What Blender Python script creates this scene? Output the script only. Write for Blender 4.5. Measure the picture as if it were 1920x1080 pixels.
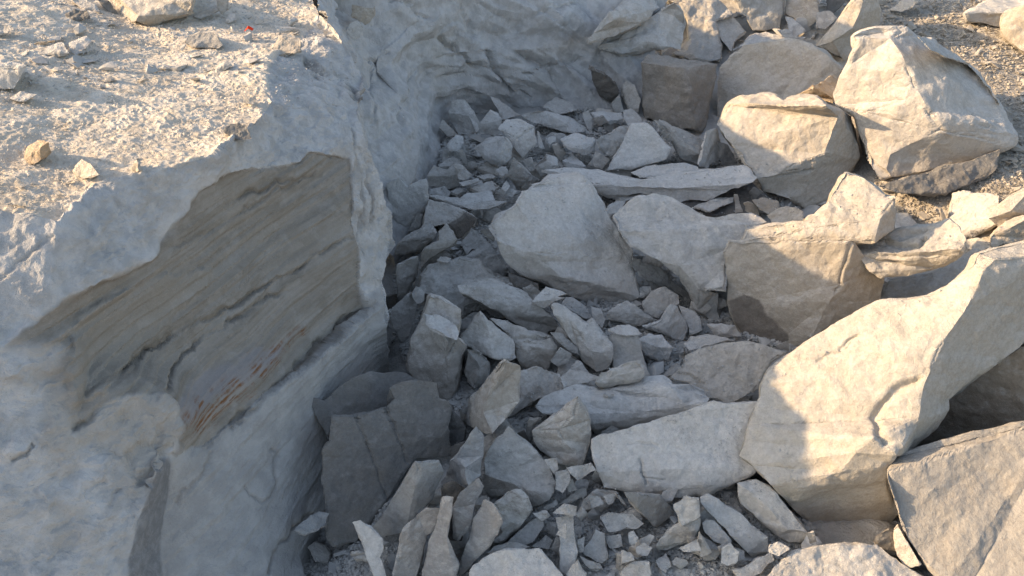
import bpy, bmesh, math, random
import numpy as np
from mathutils import Vector
from mathutils.geometry import tessellate_polygon, delaunay_2d_cdt

# ------------------------------------------------------------------ camera, sky, sun, exposure
for o in list(bpy.data.objects):
    bpy.data.objects.remove(o)
SC = bpy.context.scene
COL = SC.collection
CAM_H, PITCH, FPX = 3.6, math.radians(32.0), 1600.0
cd = bpy.data.cameras.new('camera')
cd.sensor_width = 36.0
cd.lens = FPX / 1920.0 * 36.0
cd.clip_start, cd.clip_end = 0.05, 500.0
cam = bpy.data.objects.new('camera', cd)
COL.objects.link(cam)
cam.location = (0, 0, CAM_H)
cam.rotation_euler = (math.pi / 2 - PITCH, 0, 0)
SC.camera = cam

SUN_EL, SUN_AZ = math.radians(19.5), math.radians(-90.0)      # azimuth from +Y towards +X
SUN_DIR = np.array([math.sin(SUN_AZ) * math.cos(SUN_EL), math.cos(SUN_AZ) * math.cos(SUN_EL), math.sin(SUN_EL)])
w = bpy.data.worlds.new('World')
SC.world = w
w.use_nodes = True
nt = w.node_tree
sky = nt.nodes.new('ShaderNodeTexSky')
sky.sky_type = 'NISHITA'
sky.sun_disc = False
sky.sun_elevation = SUN_EL
sky.sun_rotation = SUN_AZ
sky.air_density = 1.0
sky.dust_density = 2.2
sky.ozone_density = 0.8
nt.nodes['Background'].inputs['Strength'].default_value = 0.15
hs = nt.nodes.new('ShaderNodeHueSaturation')
hs.inputs['Saturation'].default_value = 0.85
nt.links.new(sky.outputs['Color'], hs.inputs['Color'])
nt.links.new(hs.outputs['Color'], nt.nodes['Background'].inputs['Color'])
sl = bpy.data.lights.new('sun', 'SUN')
sl.energy = 4.5
sl.angle = math.radians(0.5)
sl.color = (1.0, 0.70, 0.40)
so = bpy.data.objects.new('sun', sl)
COL.objects.link(so)
so.rotation_euler = Vector(SUN_DIR.tolist()).to_track_quat('Z', 'Y').to_euler()
so.location = (-10, 0, 12)
SC.view_settings.view_transform = 'Standard'
SC.view_settings.look = 'None'
SC.view_settings.gamma = 1.0
SC.view_settings.use_curve_mapping = False
SC.view_settings.exposure = 0.95
SC.render.engine = 'CYCLES'
SC.cycles.use_denoising = True
SC.cycles.denoising_input_passes = 'RGB_ALBEDO_NORMAL'
SC.cycles.denoising_prefilter = 'NONE'
SC.cycles.max_bounces = 6
SC.cycles.diffuse_bounces = 4

# ------------------------------------------------------------------ numeric helpers
CAM = np.array([0.0, 0.0, CAM_H])
FWD = np.array([0.0, math.cos(PITCH), -math.sin(PITCH)])
UPV = np.array([0.0, math.sin(PITCH), math.cos(PITCH)])
RGT = np.array([1.0, 0.0, 0.0])


def ray(p):
    p = np.asarray(p, float)
    return FWD + ((p[..., 0:1] - 960) / FPX) * RGT - ((p[..., 1:2] - 540) / FPX) * UPV


def to_px(P):
    d = P - CAM
    z = np.maximum(d @ FWD, 1e-3)
    return np.stack([960 + FPX * (d @ RGT) / z, 540 - FPX * (d @ UPV) / z], -1), z


def hsh(ix, iy, iz, seed):
    h = (ix.astype(np.uint32) * np.uint32(374761393)) ^ (iy.astype(np.uint32) * np.uint32(668265263)) ^ \
        (iz.astype(np.uint32) * np.uint32(2147483647)) ^ np.uint32((seed * 974711 + 12345) & 0xffffffff)
    h = (h ^ (h >> np.uint32(13))) * np.uint32(1274126177)
    h = (h ^ (h >> np.uint32(16))) * np.uint32(2246822519)
    h ^= h >> np.uint32(13)
    return h.astype(np.float64) / 4294967295.0


def vnoise(P, seed=0):
    i = np.floor(P).astype(np.int64)
    f = P - i
    u = f * f * f * (f * (f * 6 - 15) + 10)
    out = 0
    for dx in (0, 1):
        wx = u[:, 0] if dx else 1 - u[:, 0]
        for dy in (0, 1):
            wy = u[:, 1] if dy else 1 - u[:, 1]
            for dz in (0, 1):
                wz = u[:, 2] if dz else 1 - u[:, 2]
                out = out + wx * wy * wz * hsh(i[:, 0] + dx, i[:, 1] + dy, i[:, 2] + dz, seed)
    return out * 2 - 1


def fbm(P, octv=4, seed=0, gain=0.5, lac=2.03):
    a, s, out = 1.0, 0.0, 0
    Q = P + 0.37
    for k in range(octv):
        out = out + a * vnoise(Q, seed + k * 17)
        s += a
        a *= gain
        Q = Q * lac + 3.1
    return out / s


def ridged(P, octv=3, seed=0):
    a, s, out = 1.0, 0.0, 0
    Q = P + 0.11
    for k in range(octv):
        out = out + a * (1 - 2 * np.abs(vnoise(Q, seed + k * 13)))
        s += a
        a *= 0.5
        Q = Q * 2.1 + 1.7
    return out / s


def facets(P, seed=0):
    """conchoidal scoops: shallow bowls that meet in sharp ridges (squared distance to the nearest cell point)"""
    i = np.floor(P).astype(np.int64)
    f = P - i
    best = np.full(len(P), 9e9)
    for dx in (-1, 0, 1):
        for dy in (-1, 0, 1):
            for dz in (-1, 0, 1):
                a, b, c = (i[:, 0] + dx).astype(np.uint32), (i[:, 1] + dy).astype(np.uint32), (i[:, 2] + dz).astype(np.uint32)
                h = (a * np.uint32(374761393)) ^ (b * np.uint32(668265263)) ^ (c * np.uint32(2147483647)) ^ np.uint32((seed * 974711 + 777) & 0xffffffff)
                h = (h ^ (h >> np.uint32(13))) * np.uint32(1274126177)
                h = (h ^ (h >> np.uint32(16))) * np.uint32(2246822519)
                h ^= h >> np.uint32(13)
                ex = dx + (h & np.uint32(1023)) / 1023.0 - f[:, 0]
                ey = dy + ((h >> np.uint32(10)) & np.uint32(1023)) / 1023.0 - f[:, 1]
                ez = dz + ((h >> np.uint32(20)) & np.uint32(1023)) / 1023.0 - f[:, 2]
                np.minimum(best, ex * ex + ey * ey + ez * ez, out=best)
    return (np.minimum(best, 1.0) - .33) * 1.2


def planes(P, seed=0):
    """faceted noise: random heights joined by flat triangles, so the surface breaks into planes with sharp edges"""
    r = np.random.RandomState(seed & 0xffff)
    M = np.linalg.qr(r.randn(3, 3))[0]
    Q = P @ M + r.rand(3) * 50
    Q = Q + .18 * np.stack([vnoise(Q * .9, seed + 1), vnoise(Q * .9, seed + 2), vnoise(Q * .9, seed + 3)], -1)
    i = np.floor(Q).astype(np.int64)
    f = Q - i
    o = np.argsort(-f, axis=1)
    fs = np.take_along_axis(f, o, 1)
    c = i.copy()
    out = (1 - fs[:, 0]) * hsh(c[:, 0], c[:, 1], c[:, 2], seed)
    rows = np.arange(len(P))
    for k in range(3):
        c[rows, o[:, k]] += 1
        wgt = fs[:, k] - (fs[:, k + 1] if k < 2 else 0)
        out += wgt * hsh(c[:, 0], c[:, 1], c[:, 2], seed)
    return out * 2 - 1


def domes(x, y, seed=0, keep=0.6):
    """2-D bed of pebble-like bumps"""
    P = np.stack([x, y], -1)
    i = np.floor(P).astype(np.int64)
    f = P - i
    out = np.zeros(len(x))
    z = np.zeros(len(x), np.int64)
    for dx in (-1, 0, 1):
        for dy in (-1, 0, 1):
            a, b = i[:, 0] + dx, i[:, 1] + dy
            jx, jy, r = hsh(a, b, z, seed), hsh(a, b, z, seed + 1), hsh(a, b, z, seed + 2)
            on = hsh(a, b, z, seed + 3) < keep
            rr = 0.2 + 0.4 * r
            an = hsh(a, b, z, seed + 4) * 3.14
            ex, ey = dx + jx - f[:, 0], dy + jy - f[:, 1]
            ca, sa = np.cos(an), np.sin(an)
            qx, qy = ex * ca + ey * sa, (-ex * sa + ey * ca) * (1.2 + r)
            d = 1 - np.maximum(np.maximum(np.abs(qx), np.abs(qy)), (np.abs(qx) + np.abs(qy)) * .72) / rr
            out = np.maximum(out, np.where(on, np.clip(d * 2.2, 0, 1) * rr, 0))
    return out


def smooth01(x, a, b):
    t = np.clip((x - a) / (b - a), 0, 1)
    return t * t * (3 - 2 * t)


def refine_tag(V, F, L, wt, at, T):
    """refinement with one tag per face: the tag rides along as a key in a parallel per-face loop"""
    for _ in range(40):
        E = np.stack([F, np.roll(F, -1, 1)], -1)
        ln = np.linalg.norm(V[E[..., 0]] - V[E[..., 1]], axis=-1)
        tg = L * .5 * (wt[E[..., 0]] + wt[E[..., 1]])
        mk = (ln > tg) & (ln >= .72 * ln.max(1, keepdims=True))
        if not mk.any():
            break
        Es = np.sort(E.reshape(-1, 2), 1)
        key = Es[:, 0].astype(np.int64) * len(V) + Es[:, 1]
        uk, inv = np.unique(key, return_inverse=True)
        um = np.zeros(len(uk), bool)
        um[inv[mk.reshape(-1)]] = True
        a, b = uk[um] // len(V), uk[um] % len(V)
        idx = np.full(len(uk), -1)
        idx[um] = len(V) + np.arange(um.sum())
        V = np.concatenate([V, (V[a] + V[b]) / 2])
        # true pixel-based weight for the new points so off-frame ground stays coarse
        P, d = to_px(V[-len(a):])
        o = np.maximum(np.maximum(-P[:, 0], P[:, 0] - 1920), np.maximum(-P[:, 1], P[:, 1] - 1080))
        wt = np.concatenate([wt, np.clip(d, 2, 20) / FPX * (1 + np.clip(o, 0, 1200) / 60) * ((at[a] + at[b]) / 2)[:, 0]])
        at = np.concatenate([at, (at[a] + at[b]) / 2])
        m = idx[inv].reshape(-1, 3)
        n = (m >= 0).sum(1)
        out, ot = [F[n == 0]], [T[n == 0]]
        for k in range(3):
            Fk, mk_ = np.roll(F, -k, 1), np.roll(m, -k, 1)
            s = (n == 1) & (mk_[:, 0] >= 0)
            A, B, C, M0 = Fk[s, 0], Fk[s, 1], Fk[s, 2], mk_[s, 0]
            out += [np.stack([A, M0, C], 1), np.stack([M0, B, C], 1)]
            ot += [T[s]] * 2
            s = (n == 2) & (mk_[:, 0] >= 0) & (mk_[:, 1] >= 0)
            A, B, C, M0, M1 = Fk[s, 0], Fk[s, 1], Fk[s, 2], mk_[s, 0], mk_[s, 1]
            out += [np.stack([M0, B, M1], 1), np.stack([A, M0, M1], 1), np.stack([A, M1, C], 1)]
            ot += [T[s]] * 3
        s = n == 3
        A, B, C, X, Y, Z = F[s, 0], F[s, 1], F[s, 2], m[s, 0], m[s, 1], m[s, 2]
        out += [np.stack([A, X, Z], 1), np.stack([X, B, Y], 1), np.stack([Z, Y, C], 1), np.stack([X, Y, Z], 1)]
        ot += [T[s]] * 4
        F, T = np.concatenate(out), np.concatenate(ot)
    return V, F, wt, at, T


def edges_of(F):
    E = np.sort(np.concatenate([F[:, [0, 1]], F[:, [1, 2]], F[:, [2, 0]]]), 1)
    return np.unique(E, axis=0)


def laplace(A, E, it, lam=.5, pin=None):
    n = len(A)
    deg = np.bincount(E.ravel(), minlength=n).astype(float)
    A = A.copy()
    for _ in range(it):
        S = np.stack([np.bincount(E[:, 0], A[E[:, 1], k], n) + np.bincount(E[:, 1], A[E[:, 0], k], n) for k in range(A.shape[1])], 1)
        d = (S / np.maximum(deg, 1)[:, None] - A) * lam
        if pin is not None:
            d[pin] = 0
        A += d
    return A


def vnormals(V, F):
    fn = np.cross(V[F[:, 1]] - V[F[:, 0]], V[F[:, 2]] - V[F[:, 0]])
    N = np.stack([sum(np.bincount(F[:, c], fn[:, k], len(V)) for c in range(3)) for k in range(3)], 1)
    return N / np.maximum(np.linalg.norm(N, axis=1, keepdims=True), 1e-12)


def mesh_from(name, V, F, attrs=None, smooth=True):
    me = bpy.data.meshes.new(name)
    me.vertices.add(len(V))
    me.vertices.foreach_set('co', np.ascontiguousarray(V, np.float32).ravel())
    F = np.ascontiguousarray(F, np.int32)
    k = F.shape[1]
    me.loops.add(F.size)
    me.loops.foreach_set('vertex_index', F.ravel())
    me.polygons.add(len(F))
    me.polygons.foreach_set('loop_start', np.arange(0, F.size, k, dtype=np.int32))
    me.polygons.foreach_set('loop_total', np.full(len(F), k, np.int32))
    me.polygons.foreach_set('use_smooth', np.full(len(F), smooth, bool))
    for nme, a in (attrs or {}).items():
        at = me.attributes.new(nme, 'FLOAT', 'POINT')
        at.data.foreach_set('value', np.ascontiguousarray(a, np.float32))
    me.update()
    me.validate()
    return me


def link(name, me, mat, label=None, cat=None, group=None, kind=None, color=None, loc=None):
    o = bpy.data.objects.new(name, me)
    COL.objects.link(o)
    if mat and not me.materials:
        me.materials.append(mat)
    if label:
        o['label'] = label
    if cat:
        o['category'] = cat
    if group:
        o['group'] = group
    if kind:
        o['kind'] = kind
    if color:
        o.color = (*color, 1)
    if loc is not None:
        o.location = loc
    return o


def in_poly(P, poly):
    poly = np.asarray(poly, float)
    x, y = P[:, 0], P[:, 1]
    ins = np.zeros(len(P), bool)
    for (x0, y0), (x1, y1) in zip(poly, np.roll(poly, -1, 0)):
        c = ((y0 > y) != (y1 > y))
        ins ^= c & (x < (x1 - x0) * (y - y0) / ((y1 - y0) if y1 != y0 else 1e-9) + x0)
    return ins


def dist_line(P, line):
    line = np.asarray(line, float)
    d = np.full(len(P), 1e9)
    for a, b in zip(line[:-1], line[1:]):
        ab = b - a
        t = np.clip(((P - a) @ ab) / (ab @ ab), 0, 1)
        d = np.minimum(d, np.linalg.norm(P - (a + t[:, None] * ab), axis=1))
    return d


# ------------------------------------------------------------------ solving real depths for facets
DIRS = {'T': (0, -.1, 1), 'F': (0, -1, .25), 'L': (-1, -.3, .25), 'R': (1, -.3, .25), 'D': (0, -.3, -1), 'B': (0, 1, .3)}


def nvec(code):
    if not isinstance(code, str):
        n = np.array(code, float)
    else:
        n = sum(np.array(DIRS[c], float) for c in code)
    return n / np.linalg.norm(n)


def solve(px, faces, zfix=None, reg=.04):
    """depth of every vertex so that each face comes out as planar and as tilted as asked"""
    R = ray(px)
    n = len(px)
    rows, rhs = [], []
    ru = R / np.linalg.norm(R, axis=1, keepdims=True)
    for fc in faces:
        code, ix = fc[:2]
        wgt = fc[2] if len(fc) > 2 else 1.0
        nv = nvec(code)
        vd = ru[ix].mean(0)
        vd /= np.linalg.norm(vd)
        c = nv @ vd
        if c > -.2:                                           # a face that the camera sees must look at it
            nv = nv - (c + .2) * vd * 1.02
            nv /= np.linalg.norm(nv)
        a = R[ix] @ nv
        sc = wgt / abs(a).mean()
        for k in range(len(ix)):
            r = np.zeros(n)
            for j in range(len(ix)):
                r[ix[j]] -= a[j] * sc / len(ix)
            r[ix[k]] += a[k] * sc
            rows.append(r)
            rhs.append(0)
    if zfix:
        for i, z in zfix.items():
            r = np.zeros(n)
            r[i] = R[i, 2] * 6
            rows.append(r)
            rhs.append((z - CAM_H) * 6)
        for i in range(n):
            r = np.full(n, -reg / n)
            r[i] += reg
            rows.append(r)
            rhs.append(0)
    else:
        for i in range(n):
            r = np.full(n, -reg / n)
            r[i] += reg
            rows.append(r)
            rhs.append(0)
        rows.append(np.full(n, 5.0 / n))
        rhs.append(5.0)
    t = np.linalg.lstsq(np.array(rows), np.array(rhs), rcond=None)[0]
    if not zfix:
        t = np.clip(t, .6, 1.7)
    return t


def tri_poly(px, ix):
    t = tessellate_polygon([[Vector((px[i][0], px[i][1], 0)) for i in ix]])
    out = []
    for a, b, c in t:
        a, b, c = ix[a], ix[b], ix[c]
        p, q, r = px[a], px[b], px[c]
        ar = (q[0] - p[0]) * (r[1] - p[1]) - (q[1] - p[1]) * (r[0] - p[0])
        if abs(ar) < 1e-6:
            continue
        out.append((a, c, b) if ar > 0 else (a, b, c))        # front faces look at the camera
    return out


def mvc(p, poly):
    """mean value weights of the points p in a polygon"""
    d = poly[None] - p[:, None]
    r = np.maximum(np.linalg.norm(d, axis=-1), 1e-6)
    d1, r1 = np.roll(d, -1, 1), np.roll(r, -1, 1)
    ang = np.arctan2(d[..., 0] * d1[..., 1] - d[..., 1] * d1[..., 0], (d * d1).sum(-1))
    th = np.tan(ang / 2)
    wv = (th + np.roll(th, 1, 1)) / r
    return wv / wv.sum(1, keepdims=True)


# depth buffer of everything placed so far (4 px cells, frame plus a margin)
CELL, MX, MY = 4, 160, 100
BW, BH = (1920 + 2 * MX) // CELL, (1080 + 2 * MY) // CELL
ZB = np.full((BH, BW), 60.0)
OWN = np.zeros((BH, BW), np.int32)


def raster(px, t, tris):
    g = np.stack([(px[:, 0] + MX) / CELL - .5, (px[:, 1] + MY) / CELL - .5], 1)
    cov = {}
    it = 1.0 / t
    for a, b, c in tris:
        A, B, C = g[a], g[b], g[c]
        x0, x1 = max(0, int(math.floor(min(A[0], B[0], C[0])))), min(BW - 1, int(math.ceil(max(A[0], B[0], C[0]))))
        y0, y1 = max(0, int(math.floor(min(A[1], B[1], C[1])))), min(BH - 1, int(math.ceil(max(A[1], B[1], C[1]))))
        if x1 < x0 or y1 < y0:
            continue
        den = (B[1] - C[1]) * (A[0] - C[0]) + (C[0] - B[0]) * (A[1] - C[1])
        if abs(den) < 1e-9:
            continue
        X, Y = np.meshgrid(np.arange(x0, x1 + 1), np.arange(y0, y1 + 1))
        w0 = ((B[1] - C[1]) * (X - C[0]) + (C[0] - B[0]) * (Y - C[1])) / den
        w1 = ((C[1] - A[1]) * (X - C[0]) + (A[0] - C[0]) * (Y - C[1])) / den
        w2 = 1 - w0 - w1
        m = (w0 >= -.02) & (w1 >= -.02) & (w2 >= -.02)
        if m.any():
            yield Y[m], X[m], 1.0 / (w0[m] * it[a] + w1[m] * it[b] + w2[m] * it[c])


def burn(px, t, tris, own):
    for y, x, d in raster(px, t, tris):
        m = d < ZB[y, x]
        ZB[y[m], x[m]] = d[m]
        OWN[y[m], x[m]] = own


# ------------------------------------------------------------------ materials
def new_mat(name):
    m = bpy.data.materials.new(name)
    m.use_nodes = True
    n = m.node_tree
    b = n.nodes['Principled BSDF']
    b.inputs['Roughness'].default_value = .92
    b.inputs['Specular IOR Level'].default_value = .18
    return m, n, b


def node(n, typ, ins=None, **kw):
    x = n.nodes.new(typ)
    for k, v in kw.items():
        setattr(x, k, v)
    for k, v in (ins or {}).items():
        if isinstance(v, bpy.types.NodeSocket):
            n.links.new(v, x.inputs[k])
        else:
            x.inputs[k].default_value = v
    return x


def mixc(n, fac, a, b, mode='MIX'):
    x = n.nodes.new('ShaderNodeMix')
    x.data_type = 'RGBA'
    x.blend_type = mode
    for s, v in ((0, fac), (6, a), (7, b)):
        if isinstance(v, bpy.types.NodeSocket):
            n.links.new(v, x.inputs[s])
        elif s == 0:
            x.inputs[s].default_value = v
        else:
            x.inputs[s].default_value = (*v, 1) if len(v) == 3 else v
    return x.outputs[2]


def noise(n, vec, scale, detail=5, rough=.6, dist=0.0):
    return node(n, 'ShaderNodeTexNoise', {'Vector': vec, 'Scale': scale, 'Detail': detail, 'Roughness': rough, 'Distortion': dist}).outputs['Fac']


def rng(n, v, a, b, c=0.0, d=1.0, smooth=True):
    return node(n, 'ShaderNodeMapRange', {'Value': v, 'From Min': a, 'From Max': b, 'To Min': c, 'To Max': d},
                interpolation_type='SMOOTHSTEP' if smooth else 'LINEAR').outputs['Result']


def math_(n, op, a, b=0.0, clamp=False):
    x = n.nodes.new('ShaderNodeMath')
    x.operation = op
    x.use_clamp = clamp
    for i, v in ((0, a), (1, b)):
        if isinstance(v, bpy.types.NodeSocket):
            n.links.new(v, x.inputs[i])
        else:
            x.inputs[i].default_value = v
    return x.outputs[0]


def bump(n, b, heights):
    prev = None
    for h, dist, st in heights:
        x = node(n, 'ShaderNodeBump', {'Height': h, 'Distance': dist, 'Strength': st})
        if prev:
            n.links.new(prev, x.inputs['Normal'])
        prev = x.outputs['Normal']
    n.links.new(prev, b.inputs['Normal'])


def speckle(n, P, col, amt=.5):
    """fine mineral grain: dark and pale specks"""
    f = noise(n, P, 210, 3, .7)
    col = mixc(n, rng(n, f, .56, .72, 0, amt), col, (.62, .6, .57))
    f2 = noise(n, P, 160, 3, .7, .3)
    return mixc(n, rng(n, f2, .60, .74, 0, amt * .8), col, (.12, .11, .105))


def rock_material():
    m, n, b = new_mat('broken_rock')
    P = node(n, 'ShaderNodeNewGeometry').outputs['Position']
    N = node(n, 'ShaderNodeNewGeometry').outputs['Normal']
    oi = node(n, 'ShaderNodeObjectInfo')
    tone = node(n, 'ShaderNodeAttribute', attribute_name='tone').outputs['Fac']
    base = oi.outputs['Color']
    big = noise(n, P, 3.1, 6, .62, .4)
    mid = noise(n, P, 14, 6, .65, .2)
    fine = noise(n, P, 75, 5, .7)
    col = mixc(n, rng(n, big, .40, .70, 0, .38), base, mixc(n, .5, base, (.40, .325, .235)))
    col = mixc(n, rng(n, mid, .50, .74, 0, .35), col, mixc(n, .5, base, (.68, .665, .64)))
    col = mixc(n, rng(n, mid, .44, .26, 0, .35), col, mixc(n, .5, base, (.17, .155, .14)))
    # settled quarry dust on faces that look up
    nz = node(n, 'ShaderNodeSeparateXYZ', {'Vector': N}).outputs['Z']
    dust = math_(n, 'MULTIPLY', rng(n, nz, .18, .85), rng(n, noise(n, P, 9, 6, .6), .30, .62, .25, 1.0))
    dust = math_(n, 'MULTIPLY', dust, tone)
    dust = math_(n, 'MULTIPLY', dust, node(n, 'ShaderNodeAttribute', attribute_name='dust').outputs['Fac'])
    col = mixc(n, math_(n, 'MULTIPLY', dust, .6), col, (.66, .645, .615))
    bedv = node(n, 'ShaderNodeAttribute', attribute_name='bed').outputs['Fac']
    sidev = node(n, 'ShaderNodeAttribute', attribute_name='side').outputs['Fac']
    bn_ = noise(n, node(n, 'ShaderNodeCombineXYZ', {'X': math_(n, 'MULTIPLY', bedv, 38.0), 'Y': math_(n, 'MULTIPLY', mid, 2.5), 'Z': oi.outputs['Random']}).outputs[0], 1.0, 4, .65)
    col = mixc(n, math_(n, 'MULTIPLY', sidev, rng(n, bn_, .50, .68, 0, .42)), col, mixc(n, .55, base, (.20, .155, .11)))
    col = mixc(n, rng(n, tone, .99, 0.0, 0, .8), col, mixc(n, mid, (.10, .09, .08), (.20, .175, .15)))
    gr = noise(n, P, 42, 9, .78, .2)
    col = mixc(n, 1.0, col, mixc(n, rng(n, gr, .30, .70), (.84, .835, .83), (1.10, 1.10, 1.10)), 'MULTIPLY')
    vn = noise(n, P, 5.5, 7, .7, 1.2)
    vein = rng(n, math_(n, 'ABSOLUTE', math_(n, 'SUBTRACT', vn, .5)), .0, .012, .35, 0)
    col = mixc(n, vein, col, mixc(n, .5, base, (.24, .18, .12)))
    col = speckle(n, P, col, .16)
    n.links.new(col, b.inputs['Base Color'])
    bump(n, b, [(noise(n, P, 26, 8, .72, .3), .018, .6), (gr, .009, .7), (noise(n, P, 260, 3, .7), .0018, .7)])
    return m


MROCK = rock_material()


def simple_rock(name, c1, c2, sp=.4, bs=.5):
    m, n, b = new_mat(name)
    P = node(n, 'ShaderNodeNewGeometry').outputs['Position']
    oi = node(n, 'ShaderNodeObjectInfo')
    mid = noise(n, P, 11, 6, .65)
    col = mixc(n, rng(n, mid, .35, .65), c1, c2)
    rnd = oi.outputs['Random']
    col = mixc(n, rng(n, rnd, .0, 1.0, 0, .5, False), col, mixc(n, rnd, (.52, .49, .45), (.36, .345, .325)))
    col = speckle(n, P, col, sp)
    n.links.new(col, b.inputs['Base Color'])
    bump(n, b, [(noise(n, P, 60, 5, .7), .006, bs), (noise(n, P, 220, 3, .7), .002, bs)])
    return m


MCHIP = simple_rock('grey_stone_chip', (.40, .39, .37), (.52, .51, .485))
MBANK = simple_rock('bank_stone', (.37, .33, .27), (.50, .455, .385))
MTAN = simple_rock('tan_stone', (.50, .44, .355), (.64, .59, .51))
# ------------------------------------------------------------------ ground of the pit and the land to the side (one sheet)
def ground_z(x, y):
    P = np.stack([x, y, np.zeros_like(x)], -1)
    z = .10 * fbm(P * .9, 4, 5) + .03 * fbm(P * 5, 4, 9)
    z = z + .45 * smooth01(x, 2.4, 4.6) * smooth01(y, 4.5, 8)
    z = z + .16 * np.clip(y - 9.5, 0, 8) * smooth01(x, .4, 2.0)
    z = z - .25 * smooth01(x, -.6, -1.1)
    z = z - .85 * np.exp(-((x - 3.0) / .75) ** 2 - ((y - 6.45) / .5) ** 2)
    return z


def grid_sheet(xs, ys):
    X, Y = np.meshgrid(xs, ys)
    x, y = X.ravel(), Y.ravel()
    nx, ny = len(xs), len(ys)
    I = np.arange(nx * ny).reshape(ny, nx)
    F = np.stack([I[:-1, :-1], I[:-1, 1:], I[1:, 1:], I[1:, :-1]], -1).reshape(-1, 4)
    return x, y, F


def spaced(a, b, f, g0=1.25, lo=-70, hi=70):
    mid = list(f)
    s = mid[1] - mid[0]
    left, v = [], mid[0]
    while v > lo:
        s *= g0
        v -= s
        left.append(v)
    s = mid[-1] - mid[-2]
    right, v = [], mid[-1]
    while v < hi:
        s *= g0
        v += s
        right.append(v)
    return np.array(left[::-1] + mid + right)


gxs = spaced(-1.6, 6.6, np.arange(-1.6, 6.6, .022))
gys = [2.2]
while gys[-1] < 14.5:
    gys.append(gys[-1] * 1.0042)
gys = spaced(0, 0, gys, 1.25, -30, 90)
gx, gy, gF = grid_sheet(gxs, gys)
gz = ground_z(gx, gy)
peb = .045 * domes(gx / .075, gy / .075, 3, .7) + .03 * domes(gx / .034, gy / .034, 8, .8) + .10 * domes(gx / .21 + 3, gy / .21, 12, .35)
near = smooth01(np.abs(gy - 8), 9, 6)
P3 = np.stack([gx, gy, gz], -1)
gz = gz + .6 * peb * near * (.45 + .55 * smooth01(fbm(P3 * 1.4, 3, 31), -.35, .25)) + .006 * near * fbm(P3 * 40, 2, 41)


def ground_material(name, c1, c2, c3):
    m, n, b = new_mat(name)
    P = node(n, 'ShaderNodeNewGeometry').outputs['Position']
    big = noise(n, P, 1.3, 5, .6)
    vor = node(n, 'ShaderNodeTexVoronoi', {'Vector': P, 'Scale': 22.0, 'Randomness': 1.0})
    hs = node(n, 'ShaderNodeSeparateColor', {'Color': vor.outputs['Color']}).outputs[0]
    col = mixc(n, rng(n, big, .35, .65), c1, c2)
    col = mixc(n, math_(n, 'MULTIPLY', hs, .55), col, c3)
    px_ = node(n, 'ShaderNodeSeparateXYZ', {'Vector': P})
    tan = math_(n, 'MULTIPLY', rng(n, px_.outputs['X'], 2.6, 4.2), rng(n, px_.outputs['Y'], 5.0, 7.0))
    col = mixc(n, math_(n, 'MULTIPLY', tan, .75), col, mixc(n, hs, (.34, .30, .245), (.46, .425, .365)))
    col = speckle(n, P, col, .45)
    n.links.new(col, b.inputs['Base Color'])
    v2 = node(n, 'ShaderNodeTexVoronoi', {'Vector': P, 'Scale': 60.0}).outputs['Distance']
    bump(n, b, [(v2, .010, .6), (noise(n, P, 120, 4, .7), .006, .8)])
    return m


MGROUND = ground_material('pit_gravel', (.36, .35, .33), (.43, .415, .39), (.50, .485, .46))
link('ground', mesh_from('ground', np.stack([gx, gy, gz], -1), gF), MGROUND, 'grey gravelly quarry ground under the rock pile', 'ground', kind='structure')
# burn the ground into the depth buffer (coarse copy)
cx, cy, cF = grid_sheet(np.linspace(-6, 9, 150), np.geomspace(1.6, 40, 170))
cz = ground_z(cx, cy) + .02
cpx, cdp = to_px(np.stack([cx, cy, cz], -1))
cT = np.concatenate([cF[:, [0, 1, 2]], cF[:, [0, 2, 3]]])
ok = (cdp[cT] > .8).all(1)
burn(cpx, cdp, cT[ok], 1)

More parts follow.
